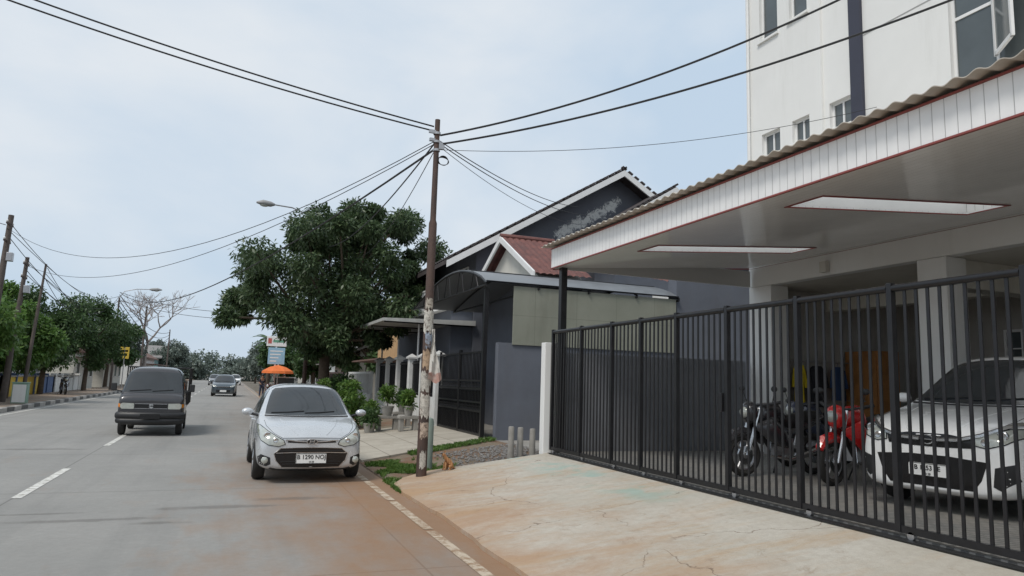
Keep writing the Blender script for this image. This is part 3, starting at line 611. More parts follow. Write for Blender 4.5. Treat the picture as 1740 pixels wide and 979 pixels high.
for s in (-1,1):
    for k in range(5): mb.cyl((s*.80,1.85+k*.54,.74),(s*.80,1.85+k*.54,1.78),.018,n=8)
    for zz in (1.3,1.52,1.78): mb.cyl((s*.80,1.85,zz),(s*.80,4.01,zz),.016,n=8)
for yy in (1.85,4.01): mb.cyl((-.80,yy,1.78),(.80,yy,1.78),.016,n=8)
mb.build('cargo_cage',m_black,root)
MB().box(-.68,.70,2.0,3.8,.75,1.45).build('cargo_cover',M('tan_tarpaulin',(.20,.15,.11),.8,var=.3,bump=.5,bs=8),bed,bevel=.08)

# ------------------------------------------------------------ motorcycles
def moto(label,loc,rz,c,group=None,name='motorcycle'):
    pm=paint('tank_'+str(c),c,0,.25,.02); root=thing(name,label,'motorcycle',loc,rz,group)
    for y in (-.66,.66):
        o=MB().tube([(0,y+.25*math.cos(a*math.pi/18),.30+.25*math.sin(a*math.pi/18)) for a in range(36)],.05,8,closed=True).build('wheel',m_rub,root,smooth=True)
        m=MB().tube([(0,y+.205*math.cos(a*math.pi/12),.30+.205*math.sin(a*math.pi/12)) for a in range(24)],.018,6,closed=True); m.cyl((-.06,y,.3),(.06,y,.3),.045)
        for k in range(6): a=k*math.pi/3; m.tube([(0,y,.3),(0,y+.2*math.cos(a),.3+.2*math.sin(a))],.014,5)
        m.build('rim',m_alu,o,smooth=True); MB().cyl((.05,y,.3),(.055,y,.3),.13,n=24).build('brake_disc',m_chrome,o)
    for s in(-1,1): MB().tube([(s*.09,-.66,.3),(s*.09,-.42,.98)],[.026,.022],8).build('fork',m_chrome,root,smooth=True)
    MB().tube([(0,-.93,.48),(0,-.84,.59),(0,-.66,.63),(0,-.48,.58)],[.05,.075,.075,.05],8,flat=1).build('fender',pm,root,smooth=True)
    MB().tube([(-.36,-.30,1.06),(-.3,-.33,1.04),(-.12,-.40,1.0),(.12,-.40,1.0),(.3,-.33,1.04),(.36,-.30,1.06)],.016,8).tube([(-.38,-.27,1.065),(-.27,-.35,1.03)],.024,8).tube([(.38,-.27,1.065),(.27,-.35,1.03)],.024,8).build('handlebar',m_black,root,smooth=True)
    for s in(-1,1): mm=MB().sph((s*.33,-.38,1.24),(.06,.02,.045)).build('mirror',m_black,root,smooth=True); MB().tube([(s*.26,-.35,1.04),(s*.33,-.37,1.22)],.006,6).build('mirror_stalk',m_black,mm)
    h=MB().sph((0,-.54,.90),(.14,.12,.16),16,10).build('headlight_cowl',pm,root,smooth=True); MB().sph((0,-.62,.90),(.09,.06,.085),16,10).build('lens',m_lens,h,smooth=True)
    MB().tube([(0,-.42,.80),(0,-.34,.88),(0,-.1,.90),(0,.08,.80)],[.07,.16,.16,.08],14,flat=.9).build('fuel_tank',pm,root,smooth=True)
    MB().tube([(0,.0,.79),(0,.2,.77),(0,.5,.84),(0,.74,.88)],[.07,.11,.10,.06],12,flat=1.1).build('saddle',m_black,root,smooth=True)
    MB().tube([(0,.25,.68),(0,.55,.76),(0,.86,.86)],[.10,.10,.04],10).build('tail_cowl',pm,root,smooth=True)
    e=MB(); e.bx((0,.0,.42),(.24,.34,.24)); e.tube([(0,-.08,.50),(0,-.20,.68)],.085,10)
    for k in range(5): e.cyl((0,-.09-.022*k,.52+.03*k),(0,-.10-.022*k,.528+.03*k),.11,n=14)
    e.cyl((.12,0,.42),(.16,0,.42),.10,n=18); e.build('engine',m_alu,root,smooth=True)
    e=MB(); e.tube([(0,-.42,.9),(0,-.30,.55),(0,-.1,.30),(0,.2,.32),(0,.3,.6)],.03,8).tube([(.08,.66,.3),(.09,.3,.36),(0,.2,.36)],.028,8).tube([(-.08,.66,.3),(-.09,.3,.36)],.028,8).tube([(-.1,.5,.6),(-.1,.62,.34)],.03,8); e.build('frame',m_black,root,smooth=True)
    MB().tube([(.06,-.2,.5),(.1,-.25,.3),(.13,.1,.24),(.15,.4,.32),(.16,.85,.46)],[.02,.022,.025,.05,.055],10).build('exhaust',m_chrome,root,smooth=True)
    for s in (-1,1): MB().tube([(s*.10,-.50,.70),(s*.18,-.34,.70),(s*.18,-.12,.56),(s*.15,.05,.42)],[.04,.16,.15,.04],10,flat=.3).build('side_fairing',pm,root,smooth=True)
    MB().tube([(-.12,.1,.3),(-.28,.16,.0)],.012,6).build('stand',m_black,root)
    return root
moto('black motorcycle parked behind the gate, nearest the white column',(7.55,8.45,.44),R(-88),(.03,.03,.035))
moto('red motorcycle parked behind the gate beside the white car',(8.15,7.55,.44),R(-78),(.70,.02,.02))
moto('dark blue motorcycle standing between the red and black motorcycles, farther inside',(9.3,9.5,.44),R(-85),(.04,.05,.09))

# ------------------------------------------------------------ folding gate
gx=5.55; root=thing('folding_gate','long black steel bar gate closing the carport driveway','gate',(gx,12.05,.42)); off=root.location
ys=[12.05,10.9,9.85,9.0,8.1,7.05,5.9,4.74,3.55,2.35,1.1,-.2]
for i in range(len(ys)):
    b=MB().box(gx-.03,gx+.03,ys[i]-.028,ys[i]+.028,.47,2.66).build('post',m_gate,root,off=off,bevel=.004)
    MB().cyl((gx-.02,ys[i]-.12,.455),(gx+.02,ys[i]-.12,.455),.035,n=14).build('roller',m_alu,b,off=off)
for i in range(len(ys)-1):
    a,b=ys[i]-.03,ys[i+1]+.03; n=max(4,round((a-b)/.108)); m=MB()
    for k in range(1,n):
        y=a+(b-a)*k/n; m.box(gx-.007,gx+.007,y-.015,y+.015,.50,2.58)
    m.build('bar_panel',m_gate,root,off=off,bevel=.002)
    MB().box(gx-.02,gx+.02,b,a,.47,.53).build('bottom_rail',m_gate,root,off=off)
    MB().tube([(gx,a,2.61),(gx,b,2.61)],.034,10).build('top_rail',m_gate,root,off=off,smooth=True)
MB().bx((gx-.04,7.13,1.5),(.04,.08,.22)).build('lock_box',m_gate,root,off=off,bevel=.005)
MB().box(gx-.09,gx+.05,-1,12.0,.414,.424).build('track_shadow_strip',m_black,root,off=off)  # black strip for the gate track and the painted shadow at its foot
solo(MB().box(5.42,5.70,12.12,12.30,.1,2.42),'gate_pillar','slim white rendered pillar at the far end of the black gate','pillar',m_wall_white,(5.5,12.2,.1),bevel=.01)
solo(MB().box(5.71,10.0,12.12,12.24,.2,2.25),'boundary_wall','low grey wall closing the far side of the carport','wall',m_bound,(6,12.2,.2))

# ------------------------------------------------------------ carport
m_fascia=grooved('fascia_planks',(.84,.84,.83),1,.115,.04,.6,.35); m_soffit=grooved('soffit_planks',(.86,.86,.85),0,.11,.04,.75,.10)
m_sheet=M('roof_sheet',(.50,.46,.40),.7,var=.12,dirt=.35)
root=thing('carport_canopy','white carport canopy with red trimmed fascia and wavy roof sheets','canopy',(5.5,12,.4)); off=root.location
def zs(X): return 3.81+.087*(X-5.5)
SK=[(6.1,9.2,6.05,6.6),(6.1,9.25,9.4,9.95),(6.1,9.2,2.6,3.2)]
fa=MB().box(5.46,5.50,-2,12.03,3.812,4.16).build('fascia',m_fascia,root,off=off)
MB().box(5.50,10.05,12.0,12.03,3.80,4.14).build('end_fascia',m_fascia,root,off=off)
for z0 in (3.79,4.162): MB().box(5.445,5.475,-2,12.05,z0,z0+.018).build('red_trim',m_red,root,off=off)
MB().add([(5.5,12.035,3.78),(10.05,12.035,zs(10.05)-.02),(10.05,12.06,zs(10.05)-.02),(5.5,12.06,3.78),(5.5,12.035,3.80),(10.05,12.035,zs(10.05)),(10.05,12.06,zs(10.05)),(5.5,12.06,3.80)],[(3,2,1,0),(4,5,6,7),(0,1,5,4),(1,2,6,5),(2,3,7,6),(3,0,4,7)]).build('red_trim',m_red,root,off=off)
MB().add([(10.0,-2,zs(10)-.03),(10.03,-2,zs(10)-.03),(10.03,12.03,zs(10)-.03),(10.0,12.03,zs(10)-.03)],[(0,1,2,3)]).build('red_trim',m_red,root,off=off)
def holed(f,t=.02,x0=5.5,x1=10.05,grow=0):
    mb=MB(); xs=sorted({x0,x1}|{s[k]+(g) for s in SK for k,g in ((0,-grow),(1,grow))}); yy=sorted({-2.0,12.0}|{s[k]+g for s in SK for k,g in ((2,-grow),(3,grow))})
    for i in range(len(xs)-1):
        for j in range(len(yy)-1):
            cx=(xs[i]+xs[i+1])/2; cy=(yy[j]+yy[j+1])/2
            if any(s[0]<cx<s[1] and s[2]<cy<s[3] for s in SK): continue
            a,b=xs[i],xs[i+1]; c,d=yy[j],yy[j+1]
            mb.add([(a,c,f(a)),(b,c,f(b)),(b,d,f(b)),(a,d,f(a)),(a,c,f(a)+t),(b,c,f(b)+t),(b,d,f(b)+t),(a,d,f(a)+t)],[(3,2,1,0),(4,5,6,7),(0,1,5,4),(1,2,6,5),(2,3,7,6),(3,0,4,7)])
    return mb
holed(zs).build('soffit',m_soffit,root,off=off)
q=NT('skylight_sheet'); tl=q.n('ShaderNodeBsdfTranslucent'); tl.inputs[0].default_value=(.9,.92,.93,1); q.l(tl.outputs[0],q.N['Material Output'].inputs[0]); m_trans=q.m
for s in SK:
    x0,x1,y0,y1=s; t=.02; m=MB()
    for (a,b,c,d) in ((x0-t,x1+t,y0-t,y0),(x0-t,x1+t,y1,y1+t),(x0-t,x0,y0,y1),(x1,x1+t,y0,y1)):
        m.add([(a,c,zs(a)+.021),(b,c,zs(b)+.021),(b,d,zs(b)+.021),(a,d,zs(a)+.021),(a,c,zs(a)+.38),(b,c,zs(b)+.38),(b,d,zs(b)+.38),(a,d,zs(a)+.38)],[(3,2,1,0),(4,5,6,7),(0,1,5,4),(1,2,6,5),(2,3,7,6),(3,0,4,7)])
    wl=m.build('skylight_well',m_fascia,root,off=off)
    MB().add([(x0,y0,zs(x0)+.34),(x1,y0,zs(x1)+.34),(x1,y1,zs(x1)+.34),(x0,y1,zs(x0)+.34)],[(0,1,2,3)]).build('skylight_panel',m_trans,wl,off=off)
    r=MB()
    for (a,b,c,d) in ((x0-.03,x1+.03,y0-.03,y0),(x0-.03,x1+.03,y1,y1+.03),(x0-.03,x0,y0,y1),(x1,x1+.03,y0,y1)):
        r.add([(a,c,zs(a)-.012),(b,c,zs(b)-.012),(b,d,zs(b)-.012),(a,d,zs(a)-.012),(a,c,zs(a)-.002),(b,c,zs(b)-.002),(b,d,zs(b)-.002),(a,d,zs(a)-.002)],[(3,2,1,0),(4,5,6,7),(0,1,5,4),(1,2,6,5),(2,3,7,6),(3,0,4,7)])
    r.build('skylight_trim',m_red,wl,off=off)
def wave(x0,x1,y0,y1):
    n=int((y1-y0)/.02); vs=[];fs=[]
    for k in range(n+1):
        y=y0+(y1-y0)*k/n; w=.016*math.sin(y*2*math.pi/.19)+.006*math.sin(y*1.3)
        for x in (x0,x1):
            z=4.212+.087*(x-5.30)+w; vs+= [(x,y,z),(x,y,z+.008)]
    for k in range(n):
        a=4*k; b=a+4; fs+=[(a,b,b+2,a+2),(a+1,a+3,b+3,b+1),(a,a+1,b+1,b),(a+2,b+2,b+3,a+3)]
    return MB().add(vs,fs)
wave(5.30,6.07,-2,12.15).build('roof_sheet',m_sheet,root,off=off,smooth=True)
holed(lambda X:4.22+.087*(X-5.35),.02,x0=6.0,grow=.021).build('roof_deck',m_sheet,root,off=off)
MB().box(5.60,5.72,11.86,11.98,.42,3.812).build('column',m_gate,root,off=off,bevel=.006)
MB().box(5.60,5.72,-1.0,-.88,.42,3.812).build('column',m_gate,root,off=off,bevel=.006)

# ------------------------------------------------------------ white building
bx=10.1; root=thing('white_building','tall white plastered building behind the carport with navy pilaster','building',(bx,12.1,0)); off=root.location
def holes_wall(X0,X1,y0,y1,z0,z1,H):
    m=MB(); a=sorted({y0,y1}|{h[0] for h in H}|{h[1] for h in H}); b=sorted({z0,z1}|{h[2] for h in H}|{h[3] for h in H})
    for i in range(len(a)-1):
        for j in range(len(b)-1):
            cy=(a[i]+a[i+1])/2; cz=(b[j]+b[j+1])/2
            if any(h[0]<cy<h[1] and h[2]<cz<h[3] for h in H): continue
            m.box(X0,X1,a[i],a[i+1],b[j],b[j+1])
    return m
H=[(11.10,11.64,6.52,7.02),(10.30,10.76,6.52,7.02),(9.29,9.80,6.52,7.04),(11.12,11.66,9.10,10.9),(10.30,10.78,9.16,10.9),(4.3,7.37,6.5,10.4)]
holes_wall(bx,bx+.22,-6,12.1,3.80,12.5,H).build('wall',m_wall_white,root,off=off)
MB().box(bx+.45,bx+9,11.9,12.1,3.80,12.5).box(bx+.221,bx+.45,11.9,12.1,3.80,12.5).build('side_wall',m_wall_white,root,off=off)
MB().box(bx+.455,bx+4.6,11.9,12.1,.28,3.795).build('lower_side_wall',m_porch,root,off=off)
MB().box(bx+.6,bx+9,-6,11.9,12.3,12.5).build('roof',m_conc,root,off=off)
MB().box(bx+.225,bx+.6,-6,11.89,4.0,12.3).build('dark_room_block',M('dark_room',(.06,.06,.06),.9),root,off=off)  # added near-black block, its colour standing in for unlit rooms behind the windows
for i,(a,b,c,d) in enumerate(H):
    t=.045; X=bx+.08; m=MB().box(X,X+.05,a,b,c,c+t).box(X,X+.05,a,b,d-t,d).box(X,X+.05,a,a+t,c+t,d-t).box(X,X+.05,b-t,b,c+t,d-t)
    if i==5:
        for k in (.28,.56,.78): y=a+(b-a)*k; m.box(X,X+.05,y-.02,y+.02,c+t,d-t)
        m.box(X+.001,X+.049,a+t,b-t,8.6,8.66); m.box(X+.001,X+.049,a+t,b-t,7.5,7.55)
    elif i<3: m.box(X,X+.05,(a+b)/2-.018,(a+b)/2+.018,c+t,d-t)
    f=m.build('window',m_white,root,off=off); MB().box(X+.02,X+.028,a+t,b-t,c+t,d-t).build('pane',m_pane,f,off=off)
    if i<5: MB().box(bx-.05,bx+.06,a-.04,b+.04,c-.05,c-.003).build('sill',m_wall_white,f,off=off)
m=MB(); M3=Matrix.Rotation(R(-38),3,'Z'); c0=Vector((bx-.02,6.65,0))
for (cy,cz,sy_,sz_) in ((0,7.02,.06,1.5),(.62,7.02,.06,1.5),(.31,7.75,.62,.06),(.31,6.3,.62,.06)):
    m.bx(c0+M3@Vector((0,-cy,0))+Vector((0,0,cz+.35)),(.04,sy_,sz_),M3)
f=m.build('open_casement',m_white,root,off=off); MB().bx(c0+M3@Vector((0,-.31,0))+Vector((0,0,7.37)),(.006,.58,1.4),M3).build('pane',m_pane,f,off=off)
MB().box(bx-.07,bx-.001,8.99,9.24,4.75,12.5).build('pilaster',m_navy,root,off=off)
MB().box(bx-.05,bx-.001,9.93,10.09,4.75,12.5).build('pilaster',m_wall_white,root,off=off)
m_gr=M('groove_grey',(.42,.42,.41),.8)
MB().box(bx-.008,bx-.001,-6,8.98,8.02,8.035).build('groove',m_gr,root,off=off)
MB().tube([(bx-.05,11.98,4.75),(bx-.05,11.98,12.4)],.03,10).build('downpipe',m_white,root,off=off,smooth=True)
for y0,y1 in ((11.45,12.1),(7.62,8.12),(2.9,3.4)): MB().box(bx,bx+.45,y0,y1,.42,3.795).build('column',m_wall_white,root,off=off,bevel=.01)
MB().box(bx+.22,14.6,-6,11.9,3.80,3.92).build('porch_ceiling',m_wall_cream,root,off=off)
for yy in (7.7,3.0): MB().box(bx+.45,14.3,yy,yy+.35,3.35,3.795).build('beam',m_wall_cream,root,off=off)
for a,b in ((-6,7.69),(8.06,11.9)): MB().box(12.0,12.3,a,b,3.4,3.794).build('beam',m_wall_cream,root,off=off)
HB=[(7.9,9.6,1.5,3.0),(5.0,7.0,1.5,3.0),(2,4.2,1.5,3.0)]
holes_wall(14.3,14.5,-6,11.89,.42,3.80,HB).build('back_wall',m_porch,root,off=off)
for a,b,c,d in HB:
    X=14.25; t=.05; m=MB().box(X,X+.05,a,b,c,c+t).box(X,X+.05,a,b,d-t,d).box(X,X+.05,a,a+t,c+t,d-t).box(X,X+.05,b-t,b,c+t,d-t)
    for k in range(1,5): m.box(X+.01,X+.04,a+(b-a)*k/5-.015,a+(b-a)*k/5+.015,c+t,d-t)
    for k in range(1,4): m.box(X+.012,X+.038,a+t,b-t,c+(d-c)*k/4-.012,c+(d-c)*k/4+.012)
    f=m.build('window',m_white,root,off=off); MB().box(X+.1,X+.11,a,b,c,d).build('pane',m_pane,f,off=off)
MB().box(10.0,10.09,9.9,10.05,3.85,4.05).build('wall_bracket',m_wall_cream,root,off=off)
m_wood=M('orange_wood',(.36,.16,.05),.6,var=.25,scale=5)
r2=thing('wardrobe','brown wooden wardrobe against the far porch wall behind the motorcycles','cabinet',(12.75,11.3,.44)); o2=r2.location
MB().box(12.45,13.05,11.0,11.85,.46,2.55).build('carcass',m_wood,r2,off=o2,bevel=.01)
for a,b in ((11.03,11.41),(11.44,11.82)): d=MB().box(12.42,12.449,a,b,.55,2.48).build('door',m_wood,r2,off=o2,bevel=.005); MB().cyl((12.38,(a+b)/2+.1,1.5),(12.42,(a+b)/2+.1,1.5),.015).build('handle',m_alu,d,off=o2)
def shirt(label,x,c,w=.34,h=.75,z=2.2):
    m=MB(); n=14; vs=[]; fs=[]
    prof=[(0,.10),(.06,w*.9/2+.05),(.22,w/2+.02),(.5,w/2),(1,w/2+.04)]
    rows=9
    for i in range(rows):
        t=i/(rows-1); k=np.interp(t,[p[0] for p in prof],[p[1] for p in prof])
        for j in range(n):
            a=2*math.pi*j/n; vs.append((x+k*math.cos(a),11.62+(.07+.02*math.sin(a*5+t*3))*math.sin(a),z-t*h))
    for i in range(rows-1):
        for j in range(n): fs.append((i*n+j,i*n+(j+1)%n,(i+1)*n+(j+1)%n,(i+1)*n+j))
    m.add(vs,fs)
    for s in (-1,1): m.tube([(x+s*(w/2-.02),11.62,z-.08),(x+s*(w/2+.06),11.60,z-.45)],[.06,.045],8,flat=.7)
    m.tube([(x,11.62,z),(x,11.62,z+.09)],.006,6)
    solo(m,'hanging_jacket',label,'clothing',M('cloth'+str(c),c,.9,var=.2),(x,11.62,z),smooth=True)
solo(MB().tube([(10.7,11.62,2.29),(12.3,11.62,2.29)],.014,8),'clothes_rail','thin metal clothes rail fixed in the porch behind the gate','rail',m_alu,(11.5,11.62,2.29))
shirt('yellow raincoat hanging from the porch rail',10.95,(.75,.58,.03),.22,.95); shirt('black jacket hanging beside the yellow raincoat',11.42,(.02,.02,.025),.4,.85); shirt('navy blue shirt hanging at the right end of the porch rail',12.0,(.03,.06,.14),.3,.7)

# ------------------------------------------------------------ neighbour plot
m_poly=M('smoked_polycarbonate',(.16,.17,.18),.35,var=.15)
q=NT('khaki_panel'); x,y,z=q.xyz(); gl=q.ma('MAXIMUM',q.rng(q.ma('ABSOLUTE',q.ma('SUBTRACT',q.ma('FRACT',q.ma('MULTIPLY',x,1/1.15)),.5)),.009,.004),q.rng(q.ma('ABSOLUTE',q.ma('SUBTRACT',z,.72)),.009,.004))
c=q.mix(q.rng(q.noise(.9,5),.3,.7),(.22,.23,.185),(.28,.285,.235)); c=q.mix(q.rng(q.noise(2,6,.7,stretch=(1,1,.2)),.5,.7,0,.3),c,(.16,.155,.12)); m_khaki=q.set(q.mix(q.ma('MULTIPLY',gl,.55),c,(.14,.14,.11)),.6)
solo(MB().box(6.0,15,16.2,16.4,.1,2.62),'side_wall','blue grey rendered side wall beyond the gravel strip','wall',m_wall_grey,(6.0,16.2,.1))
solo(MB().box(11.1,18,16.21,16.6,2.62,4.62),'grey_annex','blue grey annex wall rising behind the carport post','wall',m_wall_grey,(11.1,16.3,2.62))
solo(MB().box(6.35,11.05,16.16,16.2,2.58,4.02),'awning_side_panel','khaki translucent side panel of the neighbour carport','panel',m_khaki,(6.35,16.18,2.58))
root=thing('arched_awning','black framed arched awning over the neighbour driveway','awning',(5.7,16.2,.3)); off=root.location
AL=7.3
def arc(t): return (16.1+AL*t, 4.02+.64*math.sin(math.pi*min(1,max(0,t**.8*.97+.02))))
m=MB(); vs=[];K=18
for k in range(K+1):
    y,z=arc(k/K)
    for x in (5.6,11.1): vs+=[(x,y,z),(x,y,z+.02)]
m.add(vs,[f for k in range(K) for f in ((4*k,4*k+4,4*k+6,4*k+2),(4*k+1,4*k+3,4*k+7,4*k+5),(4*k,4*k+1,4*k+5,4*k+4),(4*k+2,4*k+6,4*k+7,4*k+3))]); m.build('roof',m_poly,root,off=off,smooth=True)
for x in (5.6,7.0,8.4,9.8,11.1): MB().tube([(x,arc(k/K)[0],arc(k/K)[1]-.03) for k in range(K+1)],.03,6).tube([(x,16.1,3.99),(x,16.1+AL,3.99)],.03,6).build('rib',m_gate,root,off=off)
for k in range(1,12): y,z=arc(k/12); MB().tube([(5.6,y,4.0),(5.6,y+(.2 if k%2 else -.2),z-.03)],.014,5).build('strut',m_gate,root,off=off)
for k in range(0,K+1,3): y,z=arc(k/K); MB().tube([(5.6,y,z+.03),(11.1,y,z+.03)],.014,5).build('purlin',m_gate,root,off=off)
for x,y in ((5.75,16.5),(5.75,21.9),(8.4,22.0),(8.4,16.5)): MB().box(x-.05,x+.05,y-.05,y+.05,.29,3.97).build('post',m_gate,root,off=off)
root=thing('ornate_gate','black ornate iron gate of the neighbour behind the rusty pole','gate',(5.85,18.6,.3)); off=root.location
for a,b in ((16.7,18.68),(18.72,20.7)):
    m=MB(); n=17
    for k in range(n+1): y=a+(b-a)*k/n; m.box(5.83,5.85,y-.01,y+.01,.36,2.42)
    for k in range(n): y=a+(b-a)*(k+.5)/n; m.tube([(5.84,y+.05*math.cos(q*math.pi/5),1.55+.05*math.sin(q*math.pi/5)) for q in range(10)],.008,5,closed=True); m.tube([(5.84,y+.05*math.cos(q*math.pi/5),1.0+.05*math.sin(q*math.pi/5)) for q in range(10)],.008,5,closed=True); m.add([(5.835,y-.02,2.42),(5.845,y,2.56),(5.835,y+.02,2.42)],[(0,1,2)])
    pn=m.build('leaf',m_gate,root,off=off); f=MB()
    for z in (.34,.90,1.12,1.45,1.66,2.38): f.box(5.815,5.865,a,b,z,z+.045)
    for y in (a,b-.05): f.box(5.81,5.87,y,y+.05,.33,2.5)
    f.build('frame',m_gate,pn,off=off); MB().box(5.87,5.878,a+.02,b-.02,.4,1.43).build('backing_sheet',m_gloss,pn,off=off)
m_fw=M('fence_white',(.66,.66,.64),.8,dirt=.15)
root=thing('front_fence','low white wall with capped pillars and black railings by the potted plants','fence',(5.85,25,.3)); off=root.location
py=[20.95,22.7,24.4,26.3,28.2,30.2]
for y in py:
    p=MB().box(5.74,5.96,y-.13,y+.13,.2,2.38).build('pillar',m_fw,root,off=off,bevel=.01); MB().add([(5.68,y-.19,2.38),(6.02,y-.19,2.38),(6.02,y+.19,2.38),(5.68,y+.19,2.38),(5.68,y-.19,2.44),(6.02,y-.19,2.44),(6.02,y+.19,2.44),(5.68,y+.19,2.44),(5.85,y,2.56)],[(3,2,1,0),(0,1,5,4),(1,2,6,5),(2,3,7,6),(3,0,4,7),(4,5,8),(5,6,8),(6,7,8),(7,4,8)]).build('cap',m_fw,p,off=off)
for a,b in zip(py[:-1],py[1:]):
    MB().box(5.80,5.92,a+.13,b-.13,.2,1.15).build('low_wall',m_fw,root,off=off); m=MB(); n=int((b-a)/.11)
    for k in range(1,n): y=a+(b-a)*k/n; m.box(5.85,5.87,y-.01,y+.01,1.15,2.3)
    m.box(5.84,5.88,a+.13,b-.13,2.2,2.24).box(5.84,5.88,a+.13,b-.13,1.22,1.26).box(5.90,5.905,a+.13,b-.13,1.16,2.2); m.build('railing',m_gate,root,off=off)
for i,(y0,y1,X,mt,lab2) in enumerate([(30.6,37,5.6,m_fw,'white block fence under the big tree'),(37.5,46,5.4,m_gate,'dark metal fence beyond the white block fence')]):
    root=thing('street_fence',lab2,'fence',(X,y0,.2)); off=root.location
    MB().box(X,X+.12,y0,y1,-.02,1.0 if i==0 else .6).build('low_wall',m_fw if i==0 else m_conc,root,off=off); m=MB()
    n=int((y1-y0)/.28)
    for k in range(n+1): y=y0+(y1-y0)*k/n; m.box(X+.03,X+.09,y-.05,y+.05,.6 if i else 1.0,1.9)
    m.box(X+.02,X+.10,y0,y1,1.86,1.95); m.build('railing',mt,root,off=off)
root=thing('flat_awning','flat pale awning on white posts beside the big tree','awning',(6,24,.3)); off=root.location
MB().add([(4.7,24,3.62),(8,24,3.62),(8,31.4,3.62),(4.7,31.4,3.62),(4.7,24,3.72),(8,24,3.80),(8,31.4,3.80),(4.7,31.4,3.72)],[(3,2,1,0),(4,5,6,7),(0,1,5,4),(1,2,6,5),(2,3,7,6),(3,0,4,7)]).build('roof',M('pale_sheet',(.45,.45,.43),.6,dirt=.2),root,off=off)
for x,y in ((6.1,24.6),(6.1,27.8),(6.1,31.0)): MB().cyl((x,y,.28),(x,y,3.61),.035,n=10).build('post',m_white,root,off=off)
for y in (24.1,26.5,29,31.3): MB().tube([(4.75,y,3.6),(8,y,3.6)],.025,6).build('rafter',m_gate,root,off=off)
# ------------------------------------------------------------ tiled roofs
def tiles(p0,u,v,nu,nv,amp=.035,step=.03):
    p0=Vector(p0);u=Vector(u);v=Vector(v); nrm=u.cross(v).normalized(); nrm=nrm if nrm.z>0 else -nrm
    vs=[];A=nu*6; rows=[]
    for r in range(nv):
        rows+= [(r/nv,step),((r+1)/nv,0.0)]
    for t,h in rows:
        for i in range(A+1): vs.append(p0+u*(i/A)+v*t+nrm*(h+amp*abs(math.sin(math.pi*i/6))))
    m=MB(); m.add(vs,[(j*(A+1)+i,j*(A+1)+i+1,(j+1)*(A+1)+i+1,(j+1)*(A+1)+i) for j in range(len(rows)-1) for i in range(A)]); return m
q=NT('red_roof_tile'); c=q.mix(q.rng(q.noise(3,5,.7),.3,.7),(.11,.045,.04),(.21,.085,.07)); c=q.mix(q.rng(q.noise(1.2,6,.7),.45,.7,0,.6),c,(.07,.05,.05)); m_tile=q.set(c,.75)
m_dtile=M('dark_roof_tile',(.06,.05,.05),.8,var=.4)
root=thing('red_roof_house','small white gabled house with red clay tile roof behind the arched awning','house',(7.9,20.9,.3)); off=root.location
MB().box(8.0,9.4,18.5,23.3,.28,4.70).build('wall',m_wall_grey,root,off=off)
MB().prism([(18.5,4.701),(23.3,4.701),(20.9,6.08)],'x',8.0,9.4).build('gable',m_wall_cream,root,off=off)
tiles((7.7,20.9,6.22),(1.85,0,0),(0,-2.75,-1.5),9,11).build('roof',m_tile,root,off=off,smooth=True)
tiles((7.7,20.9,6.22),(1.85,0,0),(0,2.75,-1.5),9,11).build('roof',m_tile,root,off=off,smooth=True)
MB().tube([(7.68,20.9,6.28),(9.56,20.9,6.28)],.09,8).build('ridge_cap',m_tile,root,off=off,smooth=True)
MB().prism([(18.1,4.60),(18.1,4.78),(20.9,6.27),(23.7,4.78),(23.7,4.60),(20.9,6.08)],'x',7.66,7.72).build('barge_board',m_white,root,off=off)
root=thing('low_tiled_roof','small patch of dark red roof tiles beside the grey annex wall','roof',(12.4,18.6,.3)); off=root.location
tiles((12.4,19.6,5.15),(1.6,0,0),(0,-1.7,-.40),8,5).build('tiles',m_tile,root,off=off,smooth=True); MB().box(12.5,13.9,17.95,19.6,.28,4.60).build('wall',m_wall_white,root,off=off)
q=NT('grey_gable'); x,y,z=q.xyz(); c=q.mix(q.rng(q.noise(.5,5),.3,.7),(.10,.106,.127),(.135,.143,.165))
bd=q.ma('SUBTRACT',q.ma('SUBTRACT',z,q.ma('MULTIPLY',q.ma('SUBTRACT',x,3.0),.575)),6.9)
msk=q.ma('MULTIPLY',q.rng(q.ma('ABSOLUTE',bd),.42,.1),q.ma('MULTIPLY',q.rng(x,2.9,3.3),q.rng(x,6.1,5.7)))
wv=q.rng(q.ma('ADD',q.noise(5,8,.85,dist=.8),q.ma('MULTIPLY',msk,.20)),.62,.67); wv=q.ma('MULTIPLY',wv,q.rng(msk,.05,.25)); m_gable=q.set(q.mix(wv,c,(.62,.62,.60)),.85)
root=thing('grey_gable_house','two storey dark blue grey house with broad white edged gable','house',(8.0,24,.3)); off=root.location
ax,az=13.7,10.05; sl=.60
MB().prism([(8.0,.28),(20.5,.28),(20.5,6.0),(ax,az-.12),(8.0,az-.12-sl*(ax-8.0))],'y',24.2,33.5).build('wall',m_gable,root,off=off)
def slab(x0,x1,zt,th,ax,sl):
    return [(x0,zt-sl*abs(ax-x0)),(ax,zt),(x1,zt-sl*abs(x1-ax)),(x1,zt-th-sl*abs(x1-ax)),(ax,zt-th),(x0,zt-th-sl*abs(ax-x0))]
MB().prism(slab(6.75,20.9,az,.16,ax,sl),'y',23.55,34).build('roof',m_dtile,root,off=off)
MB().prism(slab(6.70,20.95,az-.05,.24,ax,sl),'y',23.48,23.545).build('barge_board',m_white,root,off=off)
tiles((ax,23.5,az+.02),(0,10.4,0),(-6.95,0,-6.95*sl),40,22,.03).build('roof_tiles',m_dtile,root,off=off,smooth=True)
for sgn_,nk in ((-1,26),(1,16)):
    for k in range(nk): t=k/25; MB().bx((ax+sgn_*6.9*t,23.55,az+.03-6.9*t*sl),(.2,.16,.07),Matrix.Rotation(sgn_*math.atan(sl),3,'Y')).build('verge_tile',m_dtile,root,off=off)
